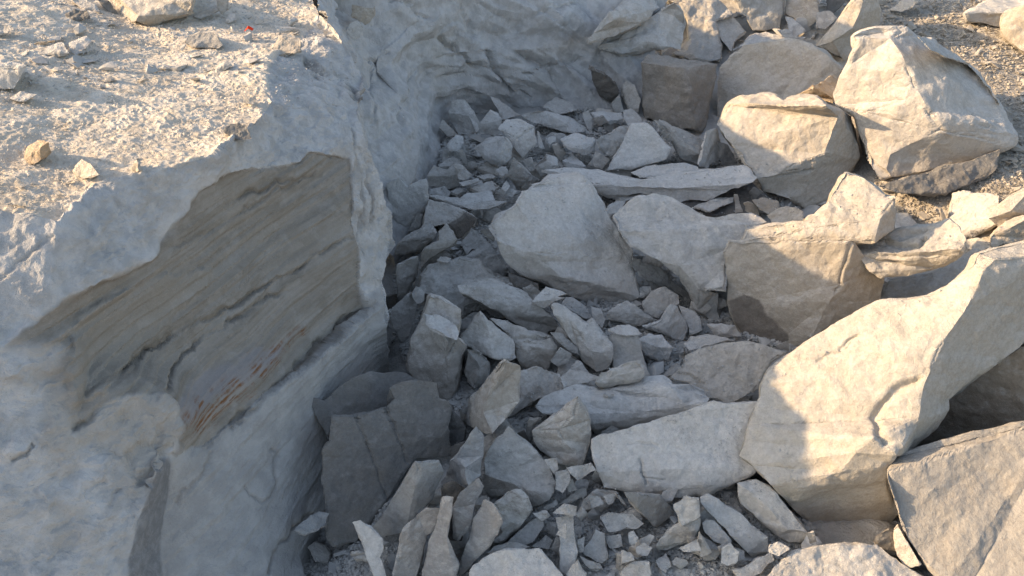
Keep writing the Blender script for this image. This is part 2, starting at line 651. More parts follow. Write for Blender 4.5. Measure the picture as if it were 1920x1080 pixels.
# ------------------------------------------------------------------ bedrock: ledge beside the pit and the wall behind it
class Sheet:
    def __init__(s):
        s.px, s.z, s.names, s.faces = [], {}, {}, []

    def v(s, **kw):
        for k, p in kw.items():
            s.names[k] = len(s.px)
            s.px.append(p[:2])
            if len(p) > 2:
                s.z[s.names[k]] = p[2]

    def f(s, tag, code, names, wt=1.0):
        s.faces.append((tag, code, [s.names[k] for k in names.split()], wt))

    def build(s, nt_, skirts, L=4.2, sm=6, extra=None):
        px = np.array(s.px, float)
        t = solve(px, [(c, ix, wf) for tg, c, ix, wf in s.faces], s.z, .02)
        V = CAM + ray(px) * t[:, None]
        if extra:
            extra(V, s.names)
        F, T = [], []
        for tag, _, ix, _w in s.faces:
            poly = px[ix]
            lo, hi = np.maximum(poly.min(0), (-260, -160)), np.minimum(poly.max(0), (2100, 1240))
            gp = np.zeros((0, 2))
            if (hi - lo).max() > 130:
                st = 38.0
                X, Y = np.meshgrid(np.arange(lo[0], hi[0], st), np.arange(lo[1], hi[1], st))
                gp = np.stack([X.ravel(), Y.ravel()], -1) + np.random.RandomState(len(F)).uniform(-9, 9, (X.size, 2))
                gp = gp[in_poly(gp, poly)]
                gp = gp[dist_line(gp, np.concatenate([poly, poly[:1]])) > 16]
            if len(gp):
                wv = mvc(gp, poly)
                tg = 1.0 / (wv @ (1.0 / t[ix]))
                ids = list(ix) + list(range(len(V), len(V) + len(gp)))
                V = np.concatenate([V, CAM + ray(gp) * tg[:, None]])
                pts = [Vector((float(a), float(b))) for a, b in np.concatenate([poly, gp])]
                res = delaunay_2d_cdt(pts, [(k, (k + 1) % len(ix)) for k in range(len(ix))], [list(range(len(ix)))], 1, 1e-4)
                org = [o[0] for o in res[3]]
                P2 = np.array([v[:] for v in res[0]])
                for f in res[2]:
                    a, b, c = f
                    p, q, r_ = P2[a], P2[b], P2[c]
                    ar = (q[0] - p[0]) * (r_[1] - p[1]) - (q[1] - p[1]) * (r_[0] - p[0])
                    a, b, c = ids[org[a]], ids[org[b]], ids[org[c]]
                    F.append((a, c, b) if ar > 0 else (a, b, c))
                    T.append(tag)
                continue
            for tr in tri_poly(px, ix):
                F.append(tr)
                T.append(tag)
        F, T = np.array(F), np.array(T)
        for line, vec, tag in skirts:                          # surfaces behind a silhouette and unseen sheets added to block stray sun
            ids = [s.names[k] for k in line.split()]
            n0 = len(V)
            V = np.concatenate([V, V[ids] + np.array(vec)])
            for k in range(len(ids) - 1):
                F = np.concatenate([F, [[ids[k], n0 + k, ids[k + 1]], [ids[k + 1], n0 + k, n0 + k + 1]]])
                T = np.concatenate([T, [tag, tag]])
        s.V0, s.F0, s.T0 = V, F, T
        # one-hot weights on faces become soft vertex weights after refinement
        pz = to_px(V)[0]
        out = np.maximum(np.maximum(-pz[:, 0], pz[:, 0] - 1920), np.maximum(-pz[:, 1], pz[:, 1] - 1080))
        dep = np.clip(to_px(V)[1], 2, 20)
        wt = dep / FPX * (1 + np.clip(out, 0, 1200) / 60)
        at = np.ones((len(V), 1))
        V, F, wt, at, T = refine_tag(V, F, L, wt, at, T)
        E = edges_of(F)
        A = np.zeros((len(V), nt_))
        for c in range(3):
            np.add.at(A, (F[:, c], T), 1.0)
        A /= A.sum(1, keepdims=True)
        bd = boundary_verts(F)
        V = laplace(V, E, sm, .5, bd)
        return V, F, E, A


def boundary_verts(F):
    E = np.sort(np.concatenate([F[:, [0, 1]], F[:, [1, 2]], F[:, [2, 0]]]), 1)
    u, c = np.unique(E, axis=0, return_counts=True)
    return np.unique(u[c == 1])


TOP, CRUST, FACE, GREY, SEAM = 0, 1, 2, 3, 4
S = Sheet()
ZT = 1.85
S.v(f0=(-900, 470, ZT), f1=(-900, -120, ZT + .35), f2=(-200, -290, 2.6), f3=(330, -290, 2.38), f4=(545, -210, 2.2), f5=(-200, -120, 2.45), f6=(280, -110, 2.25),
    c0=(-420, 420, ZT), c1=(0, 396, ZT), c2=(109, 411, ZT - .02), c3=(180, 341, ZT), c4=(300, 320, ZT), c5=(394, 292, ZT), c6=(424, 266, ZT),
    c7=(484, 223, ZT), c8=(508, 190, ZT), c9=(500, 142, ZT), ca=(512, 108, ZT), cb=(560, 76, ZT - .03), cc=(598, 30, ZT - .03), ce=(583, -10, ZT), cf=(560, -90, ZT + .15),
    s0=(130, 250, ZT + .03), s1=(350, 140, ZT + .04), s2=(-300, 150, ZT + .42), s3=(250, 20, ZT + .08), s4=(-60, 60, ZT + .30))
S.v(r0=(-420, 720), r1=(0, 655), r2=(90, 580), r3=(165, 542), r4=(292, 479), r5=(312, 452), r6=(364, 370), r7=(412, 334), r8=(450, 322), r9=(540, 307),
    ra=(585, 283), rb=(634, 289), rc=(655, 215), rd=(632, 150), re=(610, 90))
S.v(e0=(612, 45), e1=(640, 82), e2=(676, 134), e3=(670, 205), e4=(682, 262), e5=(708, 322), e6=(724, 378), e7=(736, 450), e8=(716, 535), e9=(726, 612), ea=(730, 700, -.2), eb=(722, 790, -.5))
S.v(m0=(655, 300), m1=(664, 420), m2=(672, 470), m3=(690, 560))
S.v(l0=(-420, 800), l1=(20, 700), l2=(116, 668), l3=(124, 752), l4=(118, 842), l5=(150, 822), l6=(195, 752), l7=(240, 742), l8=(305, 744), l9=(338, 775), la=(343, 812), lb=(322, 857))
S.v(g0=(390, 836), g1=(480, 761), g2=(532, 724), g3=(600, 672), g4=(700, 575))
S.v(d0=(300, 862), d1=(270, 960), d2=(246, 1045), d3=(225, 1160), d4=(310, 1160), d5=(302, 1010), d6=(312, 935))
S.v(b0=(600, 1160, -.15), b1=(560, 1040, -.15), b2=(640, 900, -.2), w0=(-420, 1300), w1=(100, 1300), w2=(225, 1300, .3), w3=(430, 1300, -.1), w4=(620, 1240, -.1), d8=(305, 1300, .15))
S.f(TOP, 'T', 'f0 f1 f5 s2 c0')
S.f(TOP, 'T', 'f1 f2 f5')
S.f(TOP, 'TTF', 'f2 f3 f6 f5')
S.f(TOP, 'TTF', 'f3 f4 cf f6')
S.f(TOP, 'TTF', 'f5 f6 s3 s4 s2')
S.f(TOP, (.2, -.1, 1), 's2 s4 s3 s1 s0')
S.f(TOP, 'T', 'f6 cf ce cc cb ca s1 s3')
S.f(TOP, 'T', 's2 s0 c2 c1 c0')
S.f(TOP, 'T', 's0 s1 ca c9 c8 c7 c6 c5 c4 c3 c2')
slope = (.52, -.40, .75)
S.f(CRUST, (.6, -.5, .62), 'c0 c1 c2 r2 r1 r0')
S.f(CRUST, slope, 'c2 c3 c4 c5 r7 r6 r5 r4 r3 r2')
S.f(CRUST, (.6, -.34, .72), 'c5 c6 c7 c8 rc rb ra r9 r8 r7')
S.f(CRUST, (.62, -.2, .75), 'c8 c9 ca cb cc re rd rc')
S.f(CRUST, (.7, -.2, .7), 'cc e0 e1 e2 e3 rc rd re')
S.f(CRUST, (.86, -.42, .3), 'rc e3 e4 e5 e6 e7 e8 m3 m2 m1 m0 rb')
face = (.80, -.43, .42)
S.f(FACE, face, 'r1 r2 r3 r4 r5 r6 r7 r8 r9 ra rb m0 m1 m2 m3 g4 g3 g2 g1 g0 lb la l9 l8 l7 l6 l5 l4 l3 l2 l1', 5.0)
S.f(GREY, (.74, -.44, .52), 'lb g0 g1 g2 g3 g4 m3 e8 e9 ea eb b2 b1 b0 w4 w3 d8 d4 d5 d6', 3.0)
S.f(SEAM, (.93, -.32, .18), 'd0 lb d6 d5 d4 d8 w2 d3 d2 d1')
S.f(CRUST, (.42, -.66, .62), 'l0 r0 r1 l1 l2 l3 l4 l5 l6 l7 l8 l9 la lb d0 d1 d2 d3 w2 w1 w0', 4.0)
px_of = lambda ids: np.array([S.px[i] for i in ids], float)
V, F, E, A = S.build(5, [('e0 e1 e2 e3 e4 e5 e6 e7 e8 e9 ea eb', (-.6, 2.3, -.1), CRUST), ('f1 f2 f3 f4', (-.6, 7.0, .05), TOP), ('f0 f1', (-30.0, -3.0, 0), TOP), ('f1 f2 f3', (-26.0, 16.0, .2), TOP), ('f0 f1', (-30.0, 13.0, .1), TOP), ('w0 l0 r0 c0 f0', (-30.0, -3.0, 0), CRUST), ('w3 d8 w2 w1 w0', (-.6, -1.2, -.8), CRUST), ('eb b2 b1 b0 w4 w3', (.02, .02, -.7), GREY)], 5.6, 2)
px, dep = to_px(V)
A = laplace(A, E, 5)
low = smooth01(px[:, 1], 560, 680) * smooth01(px[:, 0], 230, 150)
nz_ = fbm(V * 5, 4, 61)
fl = smooth01(px[:, 0] + 55 * nz_, 10, 175) * smooth01(px[:, 1] + 40 * nz_, 830, 700) * smooth01(px[:, 1], 610, 660)
keep = A[:, 2] * (1 - smooth01(px[:, 1], 610, 690))
fl = np.maximum(fl, keep)
AL = np.stack([A[:, 0] * 0, 1 - fl, fl, A[:, 3] * 0, A[:, 4] * 0], -1)
low = smooth01(px[:, 1], 590, 660) * smooth01(px[:, 0], 190, 120) * (px[:, 1] < 900)
low = laplace(low[:, None], E, 20)[:, 0]
A = A * (1 - low)[:, None] + AL * low[:, None]
Nn = vnormals(V, F)
dlow = np.full(len(V), 900.0)
il = (px[:, 0] > -200) & (px[:, 0] < 500) & (px[:, 1] > 520)
dlow[il] = dist_line(px[il], px_of([S.names[k] for k in 'l1 l2 l3 l4 l5 l6 l7 l8 l9 la lb d0 d1 d2 d3'.split()]))
As = laplace(A, E, 30)
bl = smooth01(dlow, 75, 35)[:, None]
wT, wC, wF, wG, wS = (A * (1 - bl) + As * bl).T
b2_ = np.maximum(bl[:, 0], smooth01(px[:, 0], 420, 330))[:, None]
ACOL = A * (1 - b2_) + As * b2_
# recessed smooth face under the crust, proud grey slab below the seam
D = np.zeros(len(V))
rag = fbm(V * 9, 4, 71)
inf = (px[:, 0] > -60) & (px[:, 0] < 760) & (px[:, 1] > 250) & (px[:, 1] < 900)
rim = [S.names[k] for k in 'r1 r2 r3 r4 r5 r6 r7 r8 r9 ra rb m0 m1 m2'.split()]
drim = np.full(len(V), 400.0)
drim[inf] = dist_line(px[inf], px_of(rim))
D -= .13 * smooth01(drim, 0, 150) * (1 - .8 * smooth01(drim, 170, 330)) * wF * smooth01(dlow, 10, 90)
D -= .020 * smooth01(dlow, 10, 60) * smooth01(wF + .25 * rag * (wF > .02) * (wF < .98), .35, .65) * (1 - low)
# crust: rough chalky scabs; top: gravel bed; face: gentle conchoidal waves and bed steps
qa, qb = S.names['r4'], S.names['ra']
bdir = S.V0[qb] - S.V0[qa]
bdir /= np.linalg.norm(bdir)
bnrm = np.array([0, 0, 1.0]) - bdir[2] * bdir
bnrm /= np.linalg.norm(bnrm)
bed = (V - np.array([-1.5, 5, 1.2])) @ bnrm
bedn = bed * 1.0 + .02 * fbm(V * 2.0, 3, 77)
layer = fbm(np.stack([bedn * 16, V[:, 1] * .5, V[:, 0] * .5], -1), 3, 81)
chip = facets(np.stack([V @ bnrm * 5.5, V[:, 0] * 2.6, V[:, 1] * 2.6], -1), 83)
D += wC * (1 - .7 * smooth01(px[:, 0], 190, 110) * smooth01(px[:, 1], 370, 410) * smooth01(px[:, 1], 620, 540)) * (.045 * fbm(V * 1.6, 3, 91) + .004 * ridged(V * 9, 4, 93) + .020 * chip + .030 * planes(V * 3.2, 85) + .018 * planes(V * 8, 88) + .011 * planes(V * 19, 89) + .010 * fbm(np.stack([V @ bnrm * 24, V[:, 0] * 13, V[:, 1] * 13], -1), 4, 95, .68) + .005 * fbm(V * 60, 2, 96))
saw = lambda q: smooth01(q - np.floor(q), 0, .14) - (q - np.floor(q))
bw = bedn + .035 * fbm(V * 1.3, 3, 76)
D += wF * (.020 * saw(bw * 7.3) * smooth01(fbm(V * 1.6, 2, 78), -.3, .15) + .010 * saw(bw * 19 + .4) * smooth01(fbm(V * 2.3, 2, 79), -.2, .2))
D += wG * .010 * saw(bw * 6.1 + .7) * smooth01(fbm(V * 1.5, 2, 80), -.1, .3)
D += wF * (.012 * layer + .016 * facets(np.stack([bedn * 22, V[:, 1] * .9, V[:, 0] * .9], -1), 98) + .022 * fbm(V * 2.2, 3, 97) + .010 * facets(np.stack([bed * 5, V[:, 1] * 1.3, V[:, 0] * 1.3], -1), 99) + .002 * fbm(V * 60, 2, 101))
D += wG * (.02 * fbm(V * 2.4, 3, 103) + .008 * layer + .010 * facets(np.stack([bed * 7, V[:, 1] * 2, V[:, 0] * 2], -1), 105) + .007 * fbm(np.stack([bed * 40, V[:, 0] * 9, V[:, 1] * 9], -1), 4, 107, .65))
D += wS * (.008 * fbm(V * 6, 3, 109))
# left of the pit: the crumbly rim
xx, yy = V[:, 0], V[:, 1]
grav = .026 * domes(xx / .085, yy / .085, 203, .45) + .030 * domes(xx / .04, yy / .04, 207, .8) + .03 * domes(xx / .17, yy / .17, 211, .22)
D += wT * (grav * (.25 + .75 * smooth01(fbm(V * 1.9, 3, 215), -.15, .3)) * .38 + .05 * fbm(V * 1.6, 4, 213) + .012 * fbm(V * 7, 4, 217) + .006 * fbm(V * 40, 2, 219))
D += wT * wC * 4 * .03 * fbm(V * 12, 3, 221)
CR = [  # cracks and ledges on the bedrock: polyline, half width px, depth m
    ([(150, 745), (240, 690), (330, 640), (420, 590), (470, 560), (560, 512), (600, 480), (640, 455), (660, 445)], 4, .018),
    ([(305, 742), (345, 700), (368, 668), (420, 620), (500, 568), (570, 540)], 4, .02),
    ([(205, 720), (260, 690), (315, 650)], 3, .012),
    ([(230, 700), (330, 630), (410, 590)], 2.5, .008),
    ([(440, 378), (500, 350), (560, 330)], 5, .014), ([(300, 470), (420, 420), (520, 360), (600, 318)], 4, .010),
    ([(390, 838), (470, 772), (540, 715), (620, 650), (702, 572)], 5, .016),
    ([(455, 918), (490, 937), (512, 930), (522, 905), (515, 880), (525, 855), (510, 845)], 3, .007),
    ([(395, 850), (385, 880), (350, 915), (330, 940)], 2.5, .007),
    ([(500, 1075), (512, 1040), (535, 1015), (555, 990), (590, 968)], 3, .014),
    ([(0, 520), (30, 500), (60, 470), (105, 440)], 4, .006), ([(575, 115), (610, 135), (650, 150), (668, 185)], 6, .03), ([(640, 60), (660, 100), (672, 130)], 4, .01),
    ([(680, 300), (690, 350), (700, 420)], 2.5, .012), ([(662, 250), (672, 330), (676, 400), (690, 470)], 2, .01),
    ([(140, 800), (165, 775), (190, 760)], 5, .02), ([(210, 940), (190, 970), (225, 920)], 3, .01), ([(20, 860), (40, 850), (60, 830)], 3, .012),
]
ins = (px[:, 0] > -100) & (px[:, 0] < 1000)
wob = np.stack([planes(V * 11, 141) + .5 * planes(V * 27, 142), planes(V * 11, 143) + .5 * planes(V * 27, 144)], -1) * 8
fade = smooth01(fbm(V * 4, 2, 145), -.35, .1)
crk = np.zeros(len(V))
for ln, wd, dp in CR:
    d = dist_line(px[ins] + wob[ins], ln)
    g_ = np.exp(-(d / max(wd, 3.6)) ** 2) * (.25 + .75 * fade[ins])
    D[ins] -= 1.35 * dp * g_
    crk[ins] = np.maximum(crk[ins], g_ * min(1.0, dp / .014))
pal = in_poly(px + wob, [(150, 590), (200, 560), (270, 525), (330, 515), (400, 500), (425, 505), (380, 560), (300, 640), (230, 690), (190, 740), (130, 760), (120, 690)])
scoop1 = pal.astype(float)
scoop2 = in_poly(px + wob, [(240, 842), (265, 828), (300, 822), (325, 842), (318, 860), (298, 880), (285, 910), (262, 905), (245, 880)]).astype(float)
wedge = in_poly(px + wob, [(285, 760), (300, 745), (330, 760), (345, 800), (335, 850), (320, 855), (300, 800)]).astype(float)
sc = laplace(np.stack([scoop1, scoop2, wedge], -1), E, 3)
D += .02 * sc[:, 0] - .035 * sc[:, 1] + .02 * sc[:, 2]
V = V + Nn * D[:, None]
rm = smooth01(drim, 34, 12) * smooth01(px[:, 0], 450, 380) * (drim < 60)
V = V + (laplace(V, E, 14) - V) * rm[:, None]
mixw = laplace(A, E, 14)
mixm = np.clip(4 * mixw[:, 2] * (1 - mixw[:, 2]), 0, 1)
V += np.stack([fbm(V * 7, 4, 311, .6), fbm(V * 7, 4, 312, .6), fbm(V * 7, 4, 313, .6)], -1) * (.028 * mixm)[:, None]
# ragged crust rim so the outline is not a clean curve
V += (np.stack([fbm(V * 11, 3, 301), fbm(V * 11, 3, 302), fbm(V * 11, 3, 303)], -1)) * (.018 * np.maximum(wC, .5 * wT))[:, None]
buff = in_poly(px + wob * 2, [(130, 720), (195, 752), (240, 742), (305, 744), (343, 775), (345, 812), (322, 857), (290, 920), (255, 930), (225, 880), (160, 830), (110, 860), (60, 800), (90, 720)]).astype(float)
buff = laplace(buff[:, None], E, 25)[:, 0]
rust = in_poly(px + wob * 2, [(335, 800), (400, 745), (470, 700), (520, 655), (600, 600), (622, 612), (560, 665), (520, 705), (470, 750), (400, 800), (345, 830)]).astype(float)
rust = laplace(rust[:, None], E, 5)[:, 0]
lilac = in_poly(px + wob, [(330, 760), (400, 700), (480, 660), (540, 645), (560, 655), (500, 700), (430, 740), (345, 800)]).astype(float)
lilac = laplace(lilac[:, None], E, 6)[:, 0]


def bedrock_material():
    m, n, b = new_mat('bedrock')
    P = node(n, 'ShaderNodeNewGeometry').outputs['Position']
    N = node(n, 'ShaderNodeNewGeometry').outputs['Normal']
    at = lambda k: node(n, 'ShaderNodeAttribute', attribute_name=k).outputs['Fac']
    wt, wf, wg, ws = at('w_top'), at('w_face'), at('w_grey'), at('w_seam')
    bed = at('bed')
    mid = noise(n, P, 8, 7, .66, .3)
    fine = noise(n, P, 60, 5, .7)
    big = noise(n, P, 1.7, 5, .6)
    # chalky crust
    m2 = noise(n, P, 22, 7, .7, .5)
    crust = mixc(n, rng(n, mid, .36, .64), (.43, .42, .405), (.57, .56, .545))
    crust = mixc(n, rng(n, m2, .52, .68, 0, .25), crust, (.42, .41, .39))
    crust = mixc(n, rng(n, big, .52, .70, 0, .40), crust, (.48, .445, .39))
    crust = mixc(n, rng(n, fine, .57, .75, 0, .25), crust, (.33, .32, .30))
    crust = mixc(n, math_(n, 'MULTIPLY', at('buff'), .75), crust, mixc(n, mid, (.36, .325, .28), (.47, .44, .395)))
    # smooth face: beds of brown and grey
    bv = node(n, 'ShaderNodeCombineXYZ', {'X': math_(n, 'MULTIPLY', bed, 11.0), 'Y': math_(n, 'MULTIPLY', big, 5.0), 'Z': 0.0}).outputs[0]
    b1 = noise(n, bv, 1.0, 4, .6)
    bv2 = node(n, 'ShaderNodeCombineXYZ', {'X': math_(n, 'MULTIPLY', bed, 55.0), 'Y': math_(n, 'MULTIPLY', big, 5.0), 'Z': 2.0}).outputs[0]
    b2 = noise(n, bv2, 1.0, 3, .6)
    fc = mixc(n, rng(n, b1, .32, .68), (.225, .20, .165), (.325, .30, .265))
    fc = mixc(n, rng(n, big, .42, .62, 0, .35), fc, (.29, .265, .225))
    fc = mixc(n, math_(n, 'MULTIPLY', rng(n, b2, .52, .74, 0, .42), rng(n, mid, .3, .6)), fc, (.16, .135, .105))
    fc = mixc(n, rng(n, b2, .44, .30, 0, .18), fc, (.36, .335, .30))
    fc = mixc(n, math_(n, 'MULTIPLY', at('pale'), .45), fc, (.29, .27, .235))
    fc = mixc(n, rng(n, mid, .48, .70, 0, .4), fc, (.38, .36, .33))
    fc = mixc(n, math_(n, 'MULTIPLY', at('lilac'), .6), fc, (.27, .26, .27))
    rm = math_(n, 'MULTIPLY', at('rust'), rng(n, b2, .44, .60))
    rm = math_(n, 'MULTIPLY', rm, rng(n, mid, .36, .58))
    fc = mixc(n, rm, fc, (.20, .09, .035))
    gr = mixc(n, rng(n, mid, .36, .66), (.37, .36, .345), (.46, .45, .43))
    gr = mixc(n, rng(n, b2, .55, .72, 0, .25), gr, (.29, .285, .275))
    se = mixc(n, rng(n, m2, .4, .65), (.22, .22, .22), (.30, .30, .30))
    tp = mixc(n, rng(n, mid, .34, .66), (.60, .525, .42), (.74, .68, .59))
    vor = node(n, 'ShaderNodeTexVoronoi', {'Vector': P, 'Scale': 26.0})
    hs = node(n, 'ShaderNodeSeparateColor', {'Color': vor.outputs['Color']}).outputs[0]
    tp = mixc(n, math_(n, 'MULTIPLY', hs, .3), tp, (.50, .47, .43))
    rg = math_(n, 'MULTIPLY', math_(n, 'SUBTRACT', mid, .5), .6)
    edge = lambda a: rng(n, math_(n, 'ADD', a, rg), .22, .78)
    col = mixc(n, edge(wf), crust, fc)
    col = mixc(n, edge(wg), col, gr)
    col = mixc(n, edge(ws), col, se)
    col = mixc(n, edge(wt), col, tp)
    col = mixc(n, math_(n, 'MULTIPLY', at('crack'), .55), col, (.13, .11, .085))
    col = speckle(n, P, col, .25)
    n.links.new(col, b.inputs['Base Color'])
    rough = math_(n, 'SUBTRACT', 1.0, math_(n, 'MULTIPLY', wf, .65))
    bump(n, b, [(math_(n, 'MULTIPLY', m2, rough), .014, .6), (math_(n, 'MULTIPLY', fine, rough), .008, .7), (b2, .003, .3), (noise(n, P, 240, 3, .7), .0025, .6)])
    return m


MBED = bedrock_material()
link('bedrock_ledge', mesh_from('bedrock_ledge', V, F, {'w_top': ACOL[:, 0], 'w_face': ACOL[:, 2], 'w_grey': ACOL[:, 3], 'w_seam': ACOL[:, 4], 'bed': bedn, 'rust': rust, 'lilac': lilac, 'pale': sc[:, 0], 'crack': crk, 'buff': buff}, False),
     MBED, 'chalky bedrock ledge with a gravel top and smooth brown banded face', 'rock ledge', kind='structure')
burn(to_px(S.V0)[0], to_px(S.V0)[1], S.F0[(to_px(S.V0)[1][S.F0] > .8).all(1)], 2)
LEDGE_TOP = (V, A[:, 0])

# back wall of the pit
W = Sheet()
W.v(a0=(560, 60), a1=(600, -60), a2=(640, -260), a3=(800, -300), a4=(1040, -330), a5=(1300, -330), a6=(1290, -120),
    n0=(648, 30), n1=(655, -40), n2=(720, -60), n3=(765, 0), n4=(772, 50), n5=(735, 96), n6=(690, 74),
    p0=(620, 200), p1=(655, 320), p2=(690, 440), q0=(735, 480, -.05), q1=(770, 425, 0), q2=(800, 350, 0), q3=(815, 290, 0), q4=(835, 225, 0), q5=(880, 205, 0), q6=(960, 195, 0), q7=(1050, 205, 0), q8=(1140, 215, .05), q9=(1215, 235, .05),
    h0=(850, 100), h1=(870, -20), h2=(880, -200), h3=(940, 90), h4=(960, 160), h5=(1060, 40), h6=(1110, 120), h7=(1150, 20), h8=(1230, 60), k0=(800, 120), k1=(760, 200), k2=(760, 300), k3=(740, 380))
W.f(1, (.62, -.42, .66), 'a0 a1 n1 n0 n6 n5 k1 p0')
W.f(1, (.80, -.30, .5), 'a1 a2 a3 n2 n1')
W.f(1, (.30, -.45, .85), 'n0 n1 n2 n3 n4 n5 n6')
W.f(1, (.78, -.46, .42), 'p0 k1 k2 k3 q1 q0 p2 p1')
W.f(1, (.80, -.40, .45), 'k1 n5 n4 k0 q4 q3 q2 k2')
W.f(1, (.80, -.40, .45), 'k2 q2 q1 k3')
W.f(1, (.72, -.52, .46), 'n4 n3 n2 a3 h2 h1 h0 k0')
W.f(1, (.68, -.58, .46), 'k0 h0 h3 h4 q6 q5 q4')
W.f(1, (.50, -.66, .56), 'h1 h2 a4 a5 a6 h7 h5 h3 h0')
W.f(1, (.55, -.72, .42), 'h3 h5 h6 q8 q7 q6 h4')
W.f(1, (.45, -.78, .42), 'h5 h7 a6 h8 q9 q8 h6')
V, F, E, A = W.build(2, [('a2 a3 a4 a5', (-1.2, 3.5, .1), 0), ('a5 a6', (3.0, 2.5, -.2), 0), ('q0 q1 q2 q3 q4 q5 q6 q7 q8 q9', (.02, .12, -.6), 0)], 6.0, 2)
px, dep = to_px(V)
Nn = vnormals(V, F)
strat = facets(np.stack([V[:, 0] * 2.2 + V[:, 2] * 2.2, V[:, 1] * 2, V[:, 2] * 3.2 - V[:, 0] * 2.4], -1), 401)
dg = np.stack([V @ np.array([.55, -.2, .8]) * 7, V @ np.array([.8, 0, -.6]) * 1.1, V[:, 1] * 1.5], -1)
foot = dist_line(px, np.array([W.px[W.names['q%d' % k]] for k in range(10)], float))
D = (.25 + .75 * smooth01(foot, 5, 80)) * (.07 * fbm(V * .9, 2, 403) + .04 * strat + .17 * planes(dg * .8, 405) + .08 * planes(dg * 2.1, 406)) + .025 * planes(V * 7, 408) + .010 * fbm(V * 26, 4, 409, .65)
wob = np.stack([fbm(V * 9, 3, 441), fbm(V * 9, 3, 443)], -1) * 9
for ln, wd, dp in [
    ([(835, 75), (870, 105), (900, 130)], 4, .07), ([(922, 100), (940, 150), (958, 178)], 5, .09), ([(975, 175), (990, 185)], 4, .05),
    ([(985, 140), (1010, 128), (1035, 120), (1060, 118), (1090, 105)], 3, .04), ([(735, 0), (770, 10), (800, 35)], 4, .05), ([(855, 10), (880, 40), (890, 65)], 7, .06),
    ([(690, 92), (730, 98), (750, 92)], 3, .04), ([(1000, 30), (1040, 20), (1080, 10)], 3, .03), ([(1035, 115), (1040, 150), (1050, 185)], 3, .03),
    ([(730, 90), (700, 170), (690, 240)], 3, .03), ([(752, 250), (765, 180)], 5, .05), ([(1130, 60), (1120, 120), (1140, 150)], 4, .05)]:
    d = dist_line(px + wob, ln)
    D -= dp * np.exp(-(d / wd) ** 2)
V = V + Nn * D[:, None]
zz = np.zeros(len(V))
bedw = V @ (np.array([-.5, .1, .86]))
link('back_wall', mesh_from('back_wall', V, F, {'w_top': zz, 'w_face': .06 + .5 * fbm(V * 1.1, 3, 451), 'w_grey': zz, 'w_seam': zz, 'bed': bedw, 'rust': zz, 'lilac': zz, 'pale': zz, 'crack': zz, 'buff': zz}, False),
     MBED, 'white dusty bedrock wall at the back of the pit', 'rock wall', kind='structure')
burn(to_px(W.V0)[0], to_px(W.V0)[1], W.F0[(to_px(W.V0)[1][W.F0] > .8).all(1)], 3)
# ------------------------------------------------------------------ broken rocks
TONES = {'m': (.455, .432, .395), 'p': (.56, .542, .512), 'd': (.19, .184, .174), 'g': (.335, .322, .30), 'w': (.445, .40, .335), 'k': (.09, .085, .08), 'b': (.31, .265, .21), 't': (.46, .36, .25), 's': (.36, .345, .32), 'h': (.25, .24, .222), 'c': (.315, .317, .318)}  # k: black for painted shade in deep gaps
ORG = {'A0': (0, 0), 'A': (0, 0), 'B': (600, 0), 'C': (1200, 0), 'D': (0, 340), 'E': (600, 340), 'G': (1200, 340), 'H': (0, 675), 'I': (600, 675), 'J': (1200, 675)}
LET = 'abcdefghijklmnopqrstuvwxyzABCDEFGHIJKLMNOPQRSTUVWXYZ0123456789'
NROCK = 0
NAMED = []
OBJ = {}


